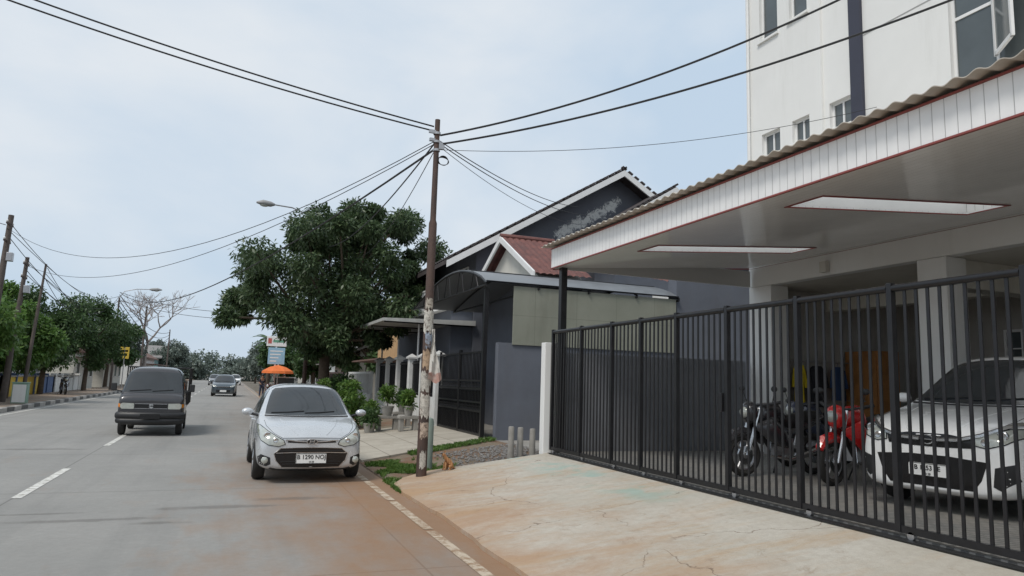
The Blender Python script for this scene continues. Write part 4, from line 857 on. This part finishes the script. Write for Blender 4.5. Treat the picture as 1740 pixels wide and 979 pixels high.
MB().box(7.2,7.99,24.4,33,.28,4.2).build('lower_wall',m_wall_grey,root,off=off)
MB().box(6.9,7.99,24.3,29,4.2,4.35).build('balcony_floor',m_wall_white,root,off=off)
m=MB()
for k in range(28): y=24.35+k*.165; m.box(6.92,6.95,y,y+.03,4.35,5.1)
for k in range(7): x=6.95+k*.16; m.box(x,x+.03,24.32,24.35,4.35,5.1)
m.box(6.9,6.96,24.3,29,5.1,5.15).box(6.961,8,24.3,24.36,5.1,5.15); m.build('balcony_railing',m_white,root,off=off)
for y0 in (25.0,27.2): f=MB().box(7.95,7.995,y0,y0+1.3,4.5,5.9).build('window',m_white,root,off=off); MB().box(7.93,7.948,y0+.08,y0+1.22,4.58,5.82).build('pane',m_pane,f,off=off)
root=thing('rear_gable_house','lower dark gable roof to the right of the big grey gable','house',(14.6,21.5,.3)); off=root.location
ax2,az2,sl2=14.6,8.95,.62
MB().prism([(12.4,.28),(19,.28),(19,az2-.15-sl2*(19-ax2)),(ax2,az2-.15),(12.4,az2-.15-sl2*(ax2-12.4))],'y',21.9,23.4).build('wall',m_wall_grey,root,off=off)
MB().prism(slab(11.6,20,az2,.14,ax2,sl2),'y',21.4,23.46).build('roof',m_dtile,root,off=off)
MB().prism(slab(11.55,20.05,az2-.05,.2,ax2,sl2),'y',21.33,21.395).build('barge_board',m_white,root,off=off)
for k in range(14): t=k/14*3.0; MB().bx((ax2-t,21.4,az2+.03-t*sl2),(.18,.14,.07),Matrix.Rotation(-math.atan(sl2),3,'Y')).build('verge_tile',m_dtile,root,off=off)
def house(label,x0,x1,y0,y1,h,rh,wm,rm,axis='y',group='distant houses along the street'):
    root=thing('house',label,'house',(x0,y0,0),0,group); off=root.location; cx=(x0+x1)/2; cy=(y0+y1)/2; e=.5
    MB().box(x0,x1,y0,y1,-.02,h).build('wall',wm,root,off=off)
    if axis=='y': MB().prism([(x0-e,h-.1),(cx,h+rh),(x1+e,h-.1),(x1+e,h-.25),(cx,h+rh-.15),(x0-e,h-.25)],'y',y0-.5,y1+.5).build('roof',rm,root,off=off); MB().prism([(x0,h),(cx,h+rh-.16),(x1,h)],'y',y0,y1).build('gable',wm,root,off=off)
    else: MB().prism([(y0-e,h-.1),(cy,h+rh),(y1+e,h-.1),(y1+e,h-.25),(cy,h+rh-.15),(y0-e,h-.25)],'x',x0-.5,x1+.5).build('roof',rm,root,off=off); MB().prism([(y0,h),(cy,h+rh-.16),(y1,h)],'x',x0,x1).build('gable',wm,root,off=off)
    X=x1 if x0<0 else x0; s=1 if x0<0 else -1; n=max(1,int((y1-y0)/2.6))
    for k in range(n):
        y=y0+(k+.5)*(y1-y0)/n
        f=MB().box(min(X,X+s*.06),max(X,X+s*.06),y-.6,y+.6,1.0,2.3).build('window',m_white,root,off=off); MB().box(min(X+s*.061,X+s*.07),max(X+s*.061,X+s*.07),y-.52,y+.52,1.08,2.22).build('pane',m_pane,f,off=off)
    f=MB().box(cx-.6,cx+.6,y0-.05,y0-.001,1.0,2.3).build('window',m_white,root,off=off); MB().box(cx-.52,cx+.52,y0-.06,y0-.051,1.08,2.22).build('pane',m_pane,f,off=off)
    MB().box(min(X,X+s*1.6),max(X,X+s*1.6),y0+.3,y1-.3,2.6,2.68).build('porch_roof',rm,root,off=off)
m_btile=M('brown_tile',(.16,.09,.07),.85,var=.3); m_gtile=M('grey_roofing',(.22,.21,.20),.8,var=.3); m_or=M('ochre_render',(.50,.32,.16),.85,dirt=.15); m_teal=M('teal_render',(.18,.28,.28),.85)
house('beige house with orange tiled roof behind the left trees',-19,-12,36,46,3.2,1.6,m_wall_cream,m_btile)
house('white house with grey roof beyond the left trees',-20,-12.5,50,60,3.4,1.5,m_wall_white,m_gtile,'x')
house('cream shop house near the yellow sign on the left',-18,-11.6,66,75,3.3,1.6,m_wall_cream,m_btile)
house('cream low house behind the bare tree',-18,-11.5,80,92,3.4,1.8,m_wall_cream,m_btile,'x')
house('white house at the far left end of the street',-17,-10.5,102,118,3.6,2.0,m_wall_white,m_btile)
house('teal house farthest on the left side',-17,-10.5,124,140,4,2.0,m_teal,m_gtile,'x')
house('ochre two storey house behind the crown of the big tree',8.4,15,35,44,5.8,1.4,m_or,m_btile)
house('cream house beyond the dark metal fence on the right',8,15,48,60,3.6,1.6,m_wall_cream,m_gtile)
house('white house behind the tall roadside sign',8,15,68,84,3.8,1.8,m_wall_white,m_btile,'x')
house('grey house farthest on the right side',8,16,92,112,5,1.8,m_wall_cream,m_gtile)
m_yel=M('yellow_paint',(.60,.42,.05),.7,dirt=.15); m_blu=M('blue_paint',(.10,.15,.28),.7)
for i,(a,b,mt,l) in enumerate([(24,35,m_wall_cream,'weathered cream garden wall at the left picture edge'),(35.2,43,m_conc,'grey concrete garden wall behind the left poles'),(44,51,m_yel,'yellow painted low wall on the left sidewalk'),(51.2,55,m_blu,'short blue painted wall next to the yellow wall'),(55.4,64,m_wall_white,'white low wall past the blue painted wall')]):
    root=thing('garden_wall',l,'wall',(-10.8,a,.1)); off=root.location; MB().box(-10.95,-10.75,a,b,-.02,1.15).build('panel',mt,root,off=off); MB().box(-11.0,-10.70,a,b,1.15,1.22).build('coping',m_conc,root,off=off)
    for k in range(int((b-a)/2)+1): y=min(a+2*k,b-.15); MB().box(-11.02,-10.68,y,y+.15,-.02,1.35).build('pier',mt if i!=2 else m_blu,root,off=off)

# ------------------------------------------------------------ poles and cables
def pole(label,x,y,h,r0,r1,mat,lean=(0,0),arms=True):
    root=thing('utility_pole',label,'utility pole',(x,y,.0)); tp=Vector((lean[0],lean[1],h))
    MB().tube([(0,0,-.1),tp*.33,tp*.34,tp*.7,tp*.71,tp],[r0,r0*.98,r0*.86,r0*.8,r1*1.15,r1],14).build('shaft',mat,root,smooth=True)
    if arms:
        for kk in (.95,.86):
            MB().bx(tp*kk,(.05,.9,.07)).build('crossarm',m_rust,root)
            for k in (-.4,0,.4): MB().lathe([(0,.04),(.03,.05),(.04,.10),(.025,.13),(0,.14)],tp*kk+Vector((0,k,0)),'z',10).build('insulator',m_white,root)
        MB().bx(tp*.78+Vector((.18,0,0)),(.22,.25,.35)).build('junction_box',m_alu,root,bevel=.02)
    return root
px_,py_=3.03,11.6
root=pole('rusty steel utility pole wrapped with torn posters beside the driveway',px_,py_,6.15,.088,.045,m_rust,arms=False)
for zz in (5.9,5.75,5.6): MB().lathe([(.055,-.02),(.065,-.02),(.065,.02),(.055,.02),(.055,-.02)],(0,0,zz),'z',14).build('clamp',m_alu,root)
for c_,s_ in (((-.09,-.02,5.92),(.12,.04,.06)),((.08,-.03,5.68),(.1,.05,.12)),((-.08,0,5.78),(.1,.06,.05))): MB().bx(c_,s_).build('bracket',m_alu,root)
cm=[(.55,.52,.46),(.50,.48,.43),(.46,.33,.22),(.34,.40,.48),(.58,.56,.50),(.44,.40,.34),(.50,.40,.32)]
random.seed(5)
for i,(z0,z1,a0,a1) in enumerate([(1.05,1.42,200,330),(1.48,1.78,190,300),(1.85,2.15,210,335),(2.2,2.42,230,320),(2.45,2.8,200,330),(2.84,3.0,215,300),(.72,.95,220,320),(1.55,1.75,301,345),(.25,.5,230,300)]):
    vs=[];r=.0895
    for k in range(13):
        a=R(a0+(a1-a0)*k/12); j=random.uniform(-.04,.04); j2=random.uniform(-.03,.03); vs+=[(r*math.cos(a),r*math.sin(a),z0+j),(r*math.cos(a),r*math.sin(a),z1+j2)]
    q=NT('poster_paper'); c1=cm[i%7]; c=q.mix(q.rng(q.noise(16,5,.8),.45,.62),c1,sc(c1,.55)); c=q.mix(q.rng(q.noise(7,6,.8),.52,.62),c,(.10,.065,.05))
    MB().add(vs,[(2*k,2*k+2,2*k+3,2*k+1) for k in range(12)]).build('poster',q.set(c,.85),root,smooth=True)
m=MB()
for k in range(5): m.tube([(.12+(.085+.006*k)*math.cos(a*math.pi/12),-.05+.01*k,5.42+(.085-.005*k)*math.sin(a*math.pi/12)) for a in range(24)],.006,5,closed=True)
solo(m,'cable_coil','small coil of spare black cable hanging near the pole top','cable',m_cable,(0,0,0)).location=(px_,py_,0)
m=MB(); vs=[]
for i in range(9):
    for j in range(6):
        t=i/8; w=.05+.20*t*t; vs.append((.06+(j/5-.4)*w+.04*t,-.11-.03*math.sin(j*1.7+i),2.5-.86*t+.04*math.sin(j*1.3+1)*t))
m.add(vs,[(i*6+j,i*6+j+1,(i+1)*6+j+1,(i+1)*6+j) for i in range(8) for j in range(5)])
q=NT('torn_cloth'); z=q.xyz()[2]; c=q.mix(q.rng(q.ma('ADD',z,q.rng(q.noise(12,4),.3,.7,-.1,.1)),1.83,1.75),(.58,.56,.52),(.44,.26,.22)); m_cl=q.set(q.mix(q.rng(q.noise(9,5),.45,.65,0,.6),c,(.50,.47,.42)),.9)
o=m.build('torn_banner',m_cl,fix=False,smooth=True); o.location=(px_,py_,0); tag(o,'torn white and red cloth tied to the rusty pole','banner')
solo(MB().lathe([(0,.02),(.075,.02),(.075,.86),(.06,.93),(0,.95)],(3.38,12.5,.05),'z',14),'cable_marker','short grey green capped post right behind the rusty pole','post',M('grey_green',(.20,.25,.22),.7,dirt=.2),(3.38,12.5,.05),smooth=True)
for i,(x,y,h,lab2) in enumerate([(5.04,12.75,.60,'leftmost of three short concrete stumps by the white pillar'),(5.27,12.85,.56,'middle one of three short concrete stumps by the white pillar'),(5.50,12.8,.52,'rightmost of three short concrete stumps by the white pillar')]):
    solo(MB().lathe([(0,h),(.045,h),(.055,h-.015),(.06,.0),(.065,-.2)],(x,y,hz2(x)),'z',14),'concrete_stump',lab2,'bollard',m_conc,(x,y,hz2(x)),group='concrete stumps beside the gate pillar',smooth=True)
m_cp=M('dark_concrete_pole',(.11,.09,.08),.9,var=.3)
pole('tallest dark utility pole at the left picture edge',-8.95,33.7,7.75,.15,.10,m_cp,(.25,0))
pole('second shorter utility pole from the left edge',-9.1,37.2,6.55,.13,.08,m_cp,(.3,0))
pole('third thin utility pole from the left, leaning right',-9.0,39.9,6.65,.09,.05,m_cp,(.35,0),arms=False)
pole('slim distant pole on the left beside the bare tree',-8.7,84,8.5,.12,.08,m_cp,(0,0))
pole('distant utility pole far down the left sidewalk',-8.8,118,8,.12,.08,m_cp,(0,0))
def lamp(label,x,y,h,d):
    root=thing('street_lamp',label,'street lamp',(x,y,0),0,'street lamps with curved arms'); MB().tube([(0,0,0),(0,0,h*.9)],[.10,.06],12).build('pole',m_rust if d<0 else m_cp,root,smooth=True)
    MB().tube([(0,0,h*.9),(d*.12,0,h*.965),(d*.45,0,h*.995),(d*.8,0,h*1.0)],.032,8).build('arm',m_alu,root,smooth=True)
    hd=MB().tube([(d*.78,0,h),(d*.85,0,h+.0),(d*1.0,0,h+.03),(d*1.12,0,h+.02)],[.05,.12,.14,.04],12,flat=1.2).build('lamp_head',M('lamp_grey',(.3,.3,.3),.5),root,smooth=True); MB().sph((d*.97,0,h-.06),(.2,.12,.09)).build('diffuser',m_lens,hd,smooth=True)
lamp('street lamp whose curved arm reaches left out of the big tree',3.1,33,9.25,-2.3)
lamp('distant street lamp on the left sidewalk with arm over the road',-8.7,64.5,8.3,2.7)
def cable(label,a,b,sag,r=.012,n=28,mat=m_cable):
    a=Vector(a);b=Vector(b); pts=[a.lerp(b,k/n)-Vector((0,0,4*sag*(k/n)*(1-k/n))) for k in range(n+1)]
    m=MB().tube(pts,r,5); o=m.build('overhead_cable',mat,None,off=a,smooth=True,fix=False); o.location=a; tag(o,label,'cable','overhead cables')
T=Vector((px_,py_,0))
cable('upper cable of the thick pair rising to the top left corner',T+Vector((-.06,0,6.02)),(-9.5,12.0,8.75),.32,.014)
cable('lower cable of the thick pair rising to the top left corner',T+Vector((-.06,0,5.94)),(-9.5,12.1,8.62),.34,.014)
cable('thick cable crossing the top of the white building, upper of two',T+Vector((.06,0,5.88)),(9.55,6.25,8.35),.42,.018)
cable('thick cable crossing above the carport, lower of two',T+Vector((.06,0,5.72)),(10.0,5.15,7.55),.36,.018)
cable('thin cable running from the pole to the white building wall',T+Vector((.06,0,5.62)),P(1490,182,X=10.03),.28,.005)
for i,(px,py,s,l) in enumerate([(985,352,.25,'upper'),(1002,366,.3,'middle'),(1022,380,.5,'lowest')]):
    cable('%s of three cables dropping from the pole to the grey gable'%l,T+Vector((.05,0,5.78-.05*i)),P(px,py,Y=23.4),s,.010 if i<2 else .006)
cable('cable from the pole to the nearest left utility pole',T+Vector((-.05,0,5.75)),(-8.75,33.7,7.2),1.6,.008)
cable('cable from the pole to the second left utility pole',T+Vector((-.05,0,5.7)),(-8.85,37.2,6.2),1.3,.008)
cable('long sagging cable from the pole to the distant left lamp',T+Vector((-.05,0,5.6)),(-8.7,64.5,7.9),1.6,.020)
cable('steep cable from the pole down into the big tree',T+Vector((-.05,0,5.7)),(3.2,30,7.0),.5,.014)
cable('second steep cable from the pole down into the big tree',T+Vector((-.05,0,5.55)),(4.4,30,6.7),.6,.008)
LP=[Vector((-8.72,33.7,7.4)),Vector((-8.8,37.2,6.3)),Vector((-8.65,39.9,6.5))]
k=0
for a in LP:
    for dz,yy in ((0,.35),(-.25,-.3),(-.5,0)):
        k+=1; cable('roadside cable %s along the left row of poles'%['one','two','three','four','five','six','seven','eight','nine'][k-1],a+Vector((0,yy,dz)),(-8.7,64.5,7.6-abs(dz)*1.2) if k%2 else (-8.7,84,8.0+dz),1.1+.25*k*.4,.014)
for i in range(3): cable('far cable %s running past the bare tree'%['one','two','three'][i],(-8.7,64.5,7.7-.4*i),(-8.8,118,7.6-.4*i),1.2+.3*i,.03)
for i in range(2): cable('cable %s crossing the street behind the big tree'%['one','two'][i],(-8.7,64.5,7.9-.6*i),(5.5,50,6.4-.4*i),.9,.018)
cable('cable leaving the picture on the left from the tallest left pole',(-8.8,33.5,7.3),(-9.5,12,8.2),.8,.014)

# ------------------------------------------------------------ small street things
r3=thing('utility_cabinet','small pale green metal cabinet at the left kerb','cabinet',(-8.25,36.3,.14)); MB().box(-.28,.28,-.2,.2,0,.85).build('body',M('pale_green',(.25,.38,.30),.6,dirt=.2),r3,bevel=.02); MB().box(-.3,.3,-.22,.22,.851,.9).build('lid',M('pale_green',(.25,.38,.30),.6),r3,bevel=.01); MB().box(-.24,.24,-.212,-.2,.05,.8).build('door',m_wall_white,r3)
r3=thing('roadside_sign','tall roadside sign with white top board over a blue board','sign',(3.15,57,0)); MB().cyl((0,0,0),(0,0,4.6),.07,n=10).build('pole',m_white,r3)
a_=MB().box(-.72,.72,-.1,.1,3.85,4.6).build('white_board',m_plate,r3,bevel=.02); b2_=MB().box(-.55,.65,-.1,.1,2.5,3.75).build('blue_board',M('sign_blue',(.30,.50,.64),.5),r3,bevel=.02)
m_sr=M('sign_red',(.5,.12,.10),.5); m_sg=M('sign_green',(.15,.36,.24),.5)
MB().prism([(-.62,4.05),(-.36,4.05),(-.36,4.45),(-.62,4.45)],'y',-.108,-.101).build('red_mark',m_sr,a_); MB().prism([(-.25,4.15),(.6,4.15),(.6,4.34),(-.25,4.34)],'y',-.108,-.101).build('green_mark',m_sg,a_)
mm=MB()
for i,z in enumerate((3.45,3.2,2.95,2.7)): mm.box(-.42,.5-.15*i,-.108,-.101,z,z+.08)
mm.build('white_lines',m_plate,b2_)
r3=thing('yellow_sign','small yellow sign on a thin post on the left sidewalk','sign',(-8.6,70,.1)); MB().cyl((0,0,0),(0,0,3.6),.04).build('post',m_alu,r3); bo=MB().box(-.35,.35,-.03,.03,2.6,3.6).build('board',m_yel,r3,bevel=.02); MB().box(-.25,.25,-.036,-.031,3.2,3.35).box(-.25,.2,-.036,-.031,2.85,3.0).build('dark_lines',m_gloss,bo)
m_org=M('orange_canvas',(.72,.17,.04),.8,var=.15)
r3=thing('parasol','orange parasol shading the street vendor','parasol',(3.35,56.5,0)); m=MB(); vs=[(0,0,2.45)]
for ring,(rr,zz) in enumerate(((.6,2.3),(1.15,2.0),(1.2,1.82))):
    for k in range(16): a=2*math.pi*k/16; s=1 if k%2 else .96; vs.append((rr*s*math.cos(a),rr*s*math.sin(a),zz))
fs=[(0,1+k,1+(k+1)%16) for k in range(16)]+[(1+r*16+k,1+(r+1)*16+k,1+(r+1)*16+(k+1)%16,1+r*16+(k+1)%16) for r in range(2) for k in range(16)]
m.add(vs,fs).build('canopy',m_org,r3,fix=False); MB().cyl((0,0,0),(0,0,2.5),.03).build('pole',m_white,r3)
r3=thing('vendor_cart','small wooden vendor cart under the orange parasol','cart',(3.9,57.6,.05)); MB().box(-.8,.8,-.4,.4,.45,.95).build('counter',m_wood,r3,bevel=.02); MB().box(-.75,.75,-.35,.35,.951,1.45).build('glass_case',m_pane,r3); MB().box(-.85,.85,-.45,.45,1.45,1.52).build('roof',m_white,r3)
for s in (-1,1): MB().lathe([(.2,-.03),(.26,-.03),(.28,0),(.26,.03),(.2,.03),(.2,-.03)],(s*.83,0,.28),'x',18).build('wheel',m_rub,r3); MB().box(s*.6-.03,s*.6+.03,-.3,-.24,0,.45).build('leg',m_gate,r3)
def skin(name,V,E,Rr,mat,parent,sub=2,root=0):
    me=bpy.data.meshes.new(name); me.from_pydata(V,E,[]); o=bpy.data.objects.new(name,me); col.objects.link(o)
    o.modifiers.new('skin','SKIN'); d=me.skin_vertices[0].data
    for i,r in enumerate(Rr): d[i].radius=(r,r) if isinstance(r,(int,float)) else r
    for i in range(len(V)): d[i].use_root=(i==root)
    s=o.modifiers.new('sub','SUBSURF'); s.levels=sub; s.render_levels=sub
    dg=bpy.context.evaluated_depsgraph_get(); dg.update(); ev=bpy.data.meshes.new_from_object(o.evaluated_get(dg)); bpy.data.objects.remove(o)
    ev.materials.clear(); ev.materials.append(mat); ev.polygons.foreach_set('use_smooth',[True]*len(ev.polygons))
    o=bpy.data.objects.new(name,ev); col.objects.link(o); o.parent=parent; return o
m_skin=M('skin_tone',(.30,.17,.11),.6)
def person(label,loc,rz,shirt_c,pants_c):
    r=thing('person',label,'person',loc,rz)
    V=[(0,0,.92),(0,0,1.1),(0,0,1.32),(0,-.01,1.46),(0,-.02,1.54),(0,-.03,1.64),(.19,0,1.38),(.23,.02,1.12),(.22,-.10,.90),(-.19,0,1.38),(-.24,.02,1.12),(-.2,-.18,1.0),(.09,0,.86),(.10,-.02,.48),(.10,.02,.09),(.10,-.14,.04),(-.09,0,.86),(-.11,.04,.48),(-.12,.08,.09),(-.12,-.08,.04),(.21,-.16,.82),(-.18,-.26,.97)]
    E=[(0,1),(1,2),(2,3),(3,4),(4,5),(2,6),(6,7),(7,8),(2,9),(9,10),(10,11),(0,12),(12,13),(13,14),(14,15),(0,16),(16,17),(17,18),(18,19),(8,20),(11,21)]
    Rr=[.13,.12,(.14,.12),.06,.085,.085,.06,.045,.035,.06,.045,.035,.09,.06,.045,.035,.09,.06,.045,.035,.03,.03]
    skin('body',V,E,Rr,m_skin,r)
    sh=[V[i] for i in (1,2,6,7,9,10,0)]; skin('shirt',sh,[(6,0),(0,1),(1,2),(2,3),(1,4),(4,5)],[.135,(.155,.135),.075,.06,.075,.06,.14],M('shirt'+str(shirt_c),shirt_c,.9),r)
    tr=[V[i] for i in (0,12,13,14,16,17,18)]; skin('trousers',tr,[(0,1),(1,2),(2,3),(0,4),(4,5),(5,6)],[.145,.10,.075,.06,.10,.075,.06],M('trouser'+str(pants_c),pants_c,.9),r)
    MB().sph((0,-.015,1.67),(.095,.105,.09)).build('hair',m_gloss,r,smooth=True); return r
person('person in dark shirt standing left of the orange parasol',(2.35,57.5,0),R(20),(.04,.04,.06),(.05,.06,.10))
person('person in grey shirt behind the vendor cart under the parasol',(4.0,58.4,.05),R(0),(.25,.25,.27),(.08,.07,.06))
moto('dark parked motorcycle under the big tree by the fence',(3.9,40.5,.05),R(10),(.05,.05,.055))
moto('parked motorcycle beside the vendor cart',(2.75,54.8,0),R(-15),(.10,.02,.02))
moto('parked motorcycle on the left sidewalk near the yellow wall',(-9.2,50,.14),R(20),(.03,.03,.04))
r3=thing('cat','small ginger cat sitting beside the pole facing the road','cat',(3.52,11.80,hz(3.52)+.016),R(12))
q=NT('ginger_fur'); wv=q.n('ShaderNodeTexWave'); q.l(q.co,wv.inputs[0]); wv.inputs['Scale'].default_value=9; wv.inputs['Distortion'].default_value=4; c=q.mix(wv.outputs['Fac'],(.34,.15,.06),(.52,.28,.13)); m_cat=q.set(c,.9)
V=[(.075,0,.07),(.055,0,.125),(.005,0,.175),(-.04,0,.215),(-.065,0,.262),(-.105,0,.250),(-.03,.025,.12),(-.045,.028,.06),(-.05,.03,.012),(-.075,.03,.008),(-.03,-.025,.12),(-.045,-.028,.06),(-.05,-.03,.012),(-.075,-.03,.008),(.06,.045,.06),(.01,.055,.065),(.05,.058,.015),(.0,.06,.01),(.06,-.045,.06),(.01,-.055,.065),(.05,-.058,.015),(.0,-.06,.01),(.12,0,.03),(.17,.02,.015),(.20,.05,.012),(.18,.09,.012)]
E=[(0,1),(1,2),(2,3),(3,4),(4,5),(2,6),(6,7),(7,8),(8,9),(2,10),(10,11),(11,12),(12,13),(0,14),(14,15),(15,16),(16,17),(0,18),(18,19),(19,20),(20,21),(0,22),(22,23),(23,24),(24,25)]
Rr=[.050,.048,.038,.025,.037,.017,.019,.014,.012,.011,.019,.014,.012,.011,.034,.026,.013,.012,.034,.026,.013,.012,.018,.012,.011,.009]
skin('body',V,E,Rr,m_cat,r3)
for s in (-1,1):
    MB().add([(-.062,s*.008,.292),(-.045,s*.036,.282),(-.062,s*.032,.338),(-.042,s*.018,.288)],[(0,1,2),(1,3,2),(3,0,2)]).build('ear',m_cat,r3)
    MB().sph((-.098,s*.018,.266),.006).build('eye',m_gloss,r3)
m_pot=M('terracotta',(.26,.14,.09),.8,dirt=.3)
random.seed(21)
def planter(label,x,y,kind,h,mat,s=1.0,potm=None):
    z=hz2(x)+.02; r=thing('potted_plant',label,'potted plant',(x,y,z),0,'potted plants along the neighbour wall')
    if kind=='bench':
        MB().box(-.32*s,.32*s,-.16,.16,.34,.42).build('stand_top',m_conc,r,bevel=.01)
        for k in (-.22,.22): MB().box(k*s-.06,k*s+.06,-.12,.12,0,.34).build('stand_leg',m_conc,r,bevel=.01)
        b0=.42
    else: b0=0
    MB().lathe([(0,b0),(.11*s,b0),(.16*s,b0+.24),(.175*s,b0+.24),(.175*s,b0+.27),(.14*s,b0+.27),(.135*s,b0+.22),(0,b0+.22)],(0,0,0),'z',18).build('pot',potm or m_pot,r,smooth=True)
    cl=[(random.uniform(-.12,.12)*s,random.uniform(-.12,.12)*s,b0+.3+random.uniform(.0,h),random.uniform(.10,.2)*s) for k in range(9)]
    MB().tube([(0,0,b0+.2),(0,0,b0+.3+h*.6)],.015,6).build('stem',m_bark,r); leaves(cl,70,.13,.05,mat,'foliage',r,droop=-.2)
planter('potted plant on a concrete stand, nearest the rusty pole',4.75,19.9,'bench',.30,m_lush,.9,m_conc)
planter('tall leafy potted plant at the middle of the planter group',4.3,20.6,'bench',.45,m_lush,1.1,m_conc)
planter('low potted plant at the left end of the planter group',3.75,20.3,'pot',.25,m_dgreen,1.1,m_conc)
planter('small potted plant standing before the leafy shrub',4.0,21.4,'pot',.45,m_lush,1.0)
planter('potted plant close to the white fence pillar',5.0,21.8,'bench',.25,m_dgreen,.9,m_conc)
def bush(label,x,y,r,h,mat,n=16):
    o=thing('shrub',label,'shrub',(x,y,hz2(x)),0,'shrubs along the neighbour wall'); cl=[(random.uniform(-r,r)*.7,random.uniform(-r,r)*.7,random.uniform(.15,h),random.uniform(.16,.28)) for k in range(n)]
    MB().tube([(0,0,-.05),(.05,0,h*.7)],[.04,.02],6).tube([(0,0,0),(-.2,.1,h*.6)],.02,5).build('stem',m_bark,o); leaves(cl,190,.14,.06,mat,'foliage',o,droop=0)
bush('broad green shrub beside the silver car roof',3.35,22.8,.9,1.35,m_lush,26); bush('tall shrub under the big tree by the fence',3.9,27.5,.8,1.5,m_dgreen,24)
bush('low shrub at the far end of the white fence',4.2,32.5,.9,1.2,m_dgreen,18)
print('done')
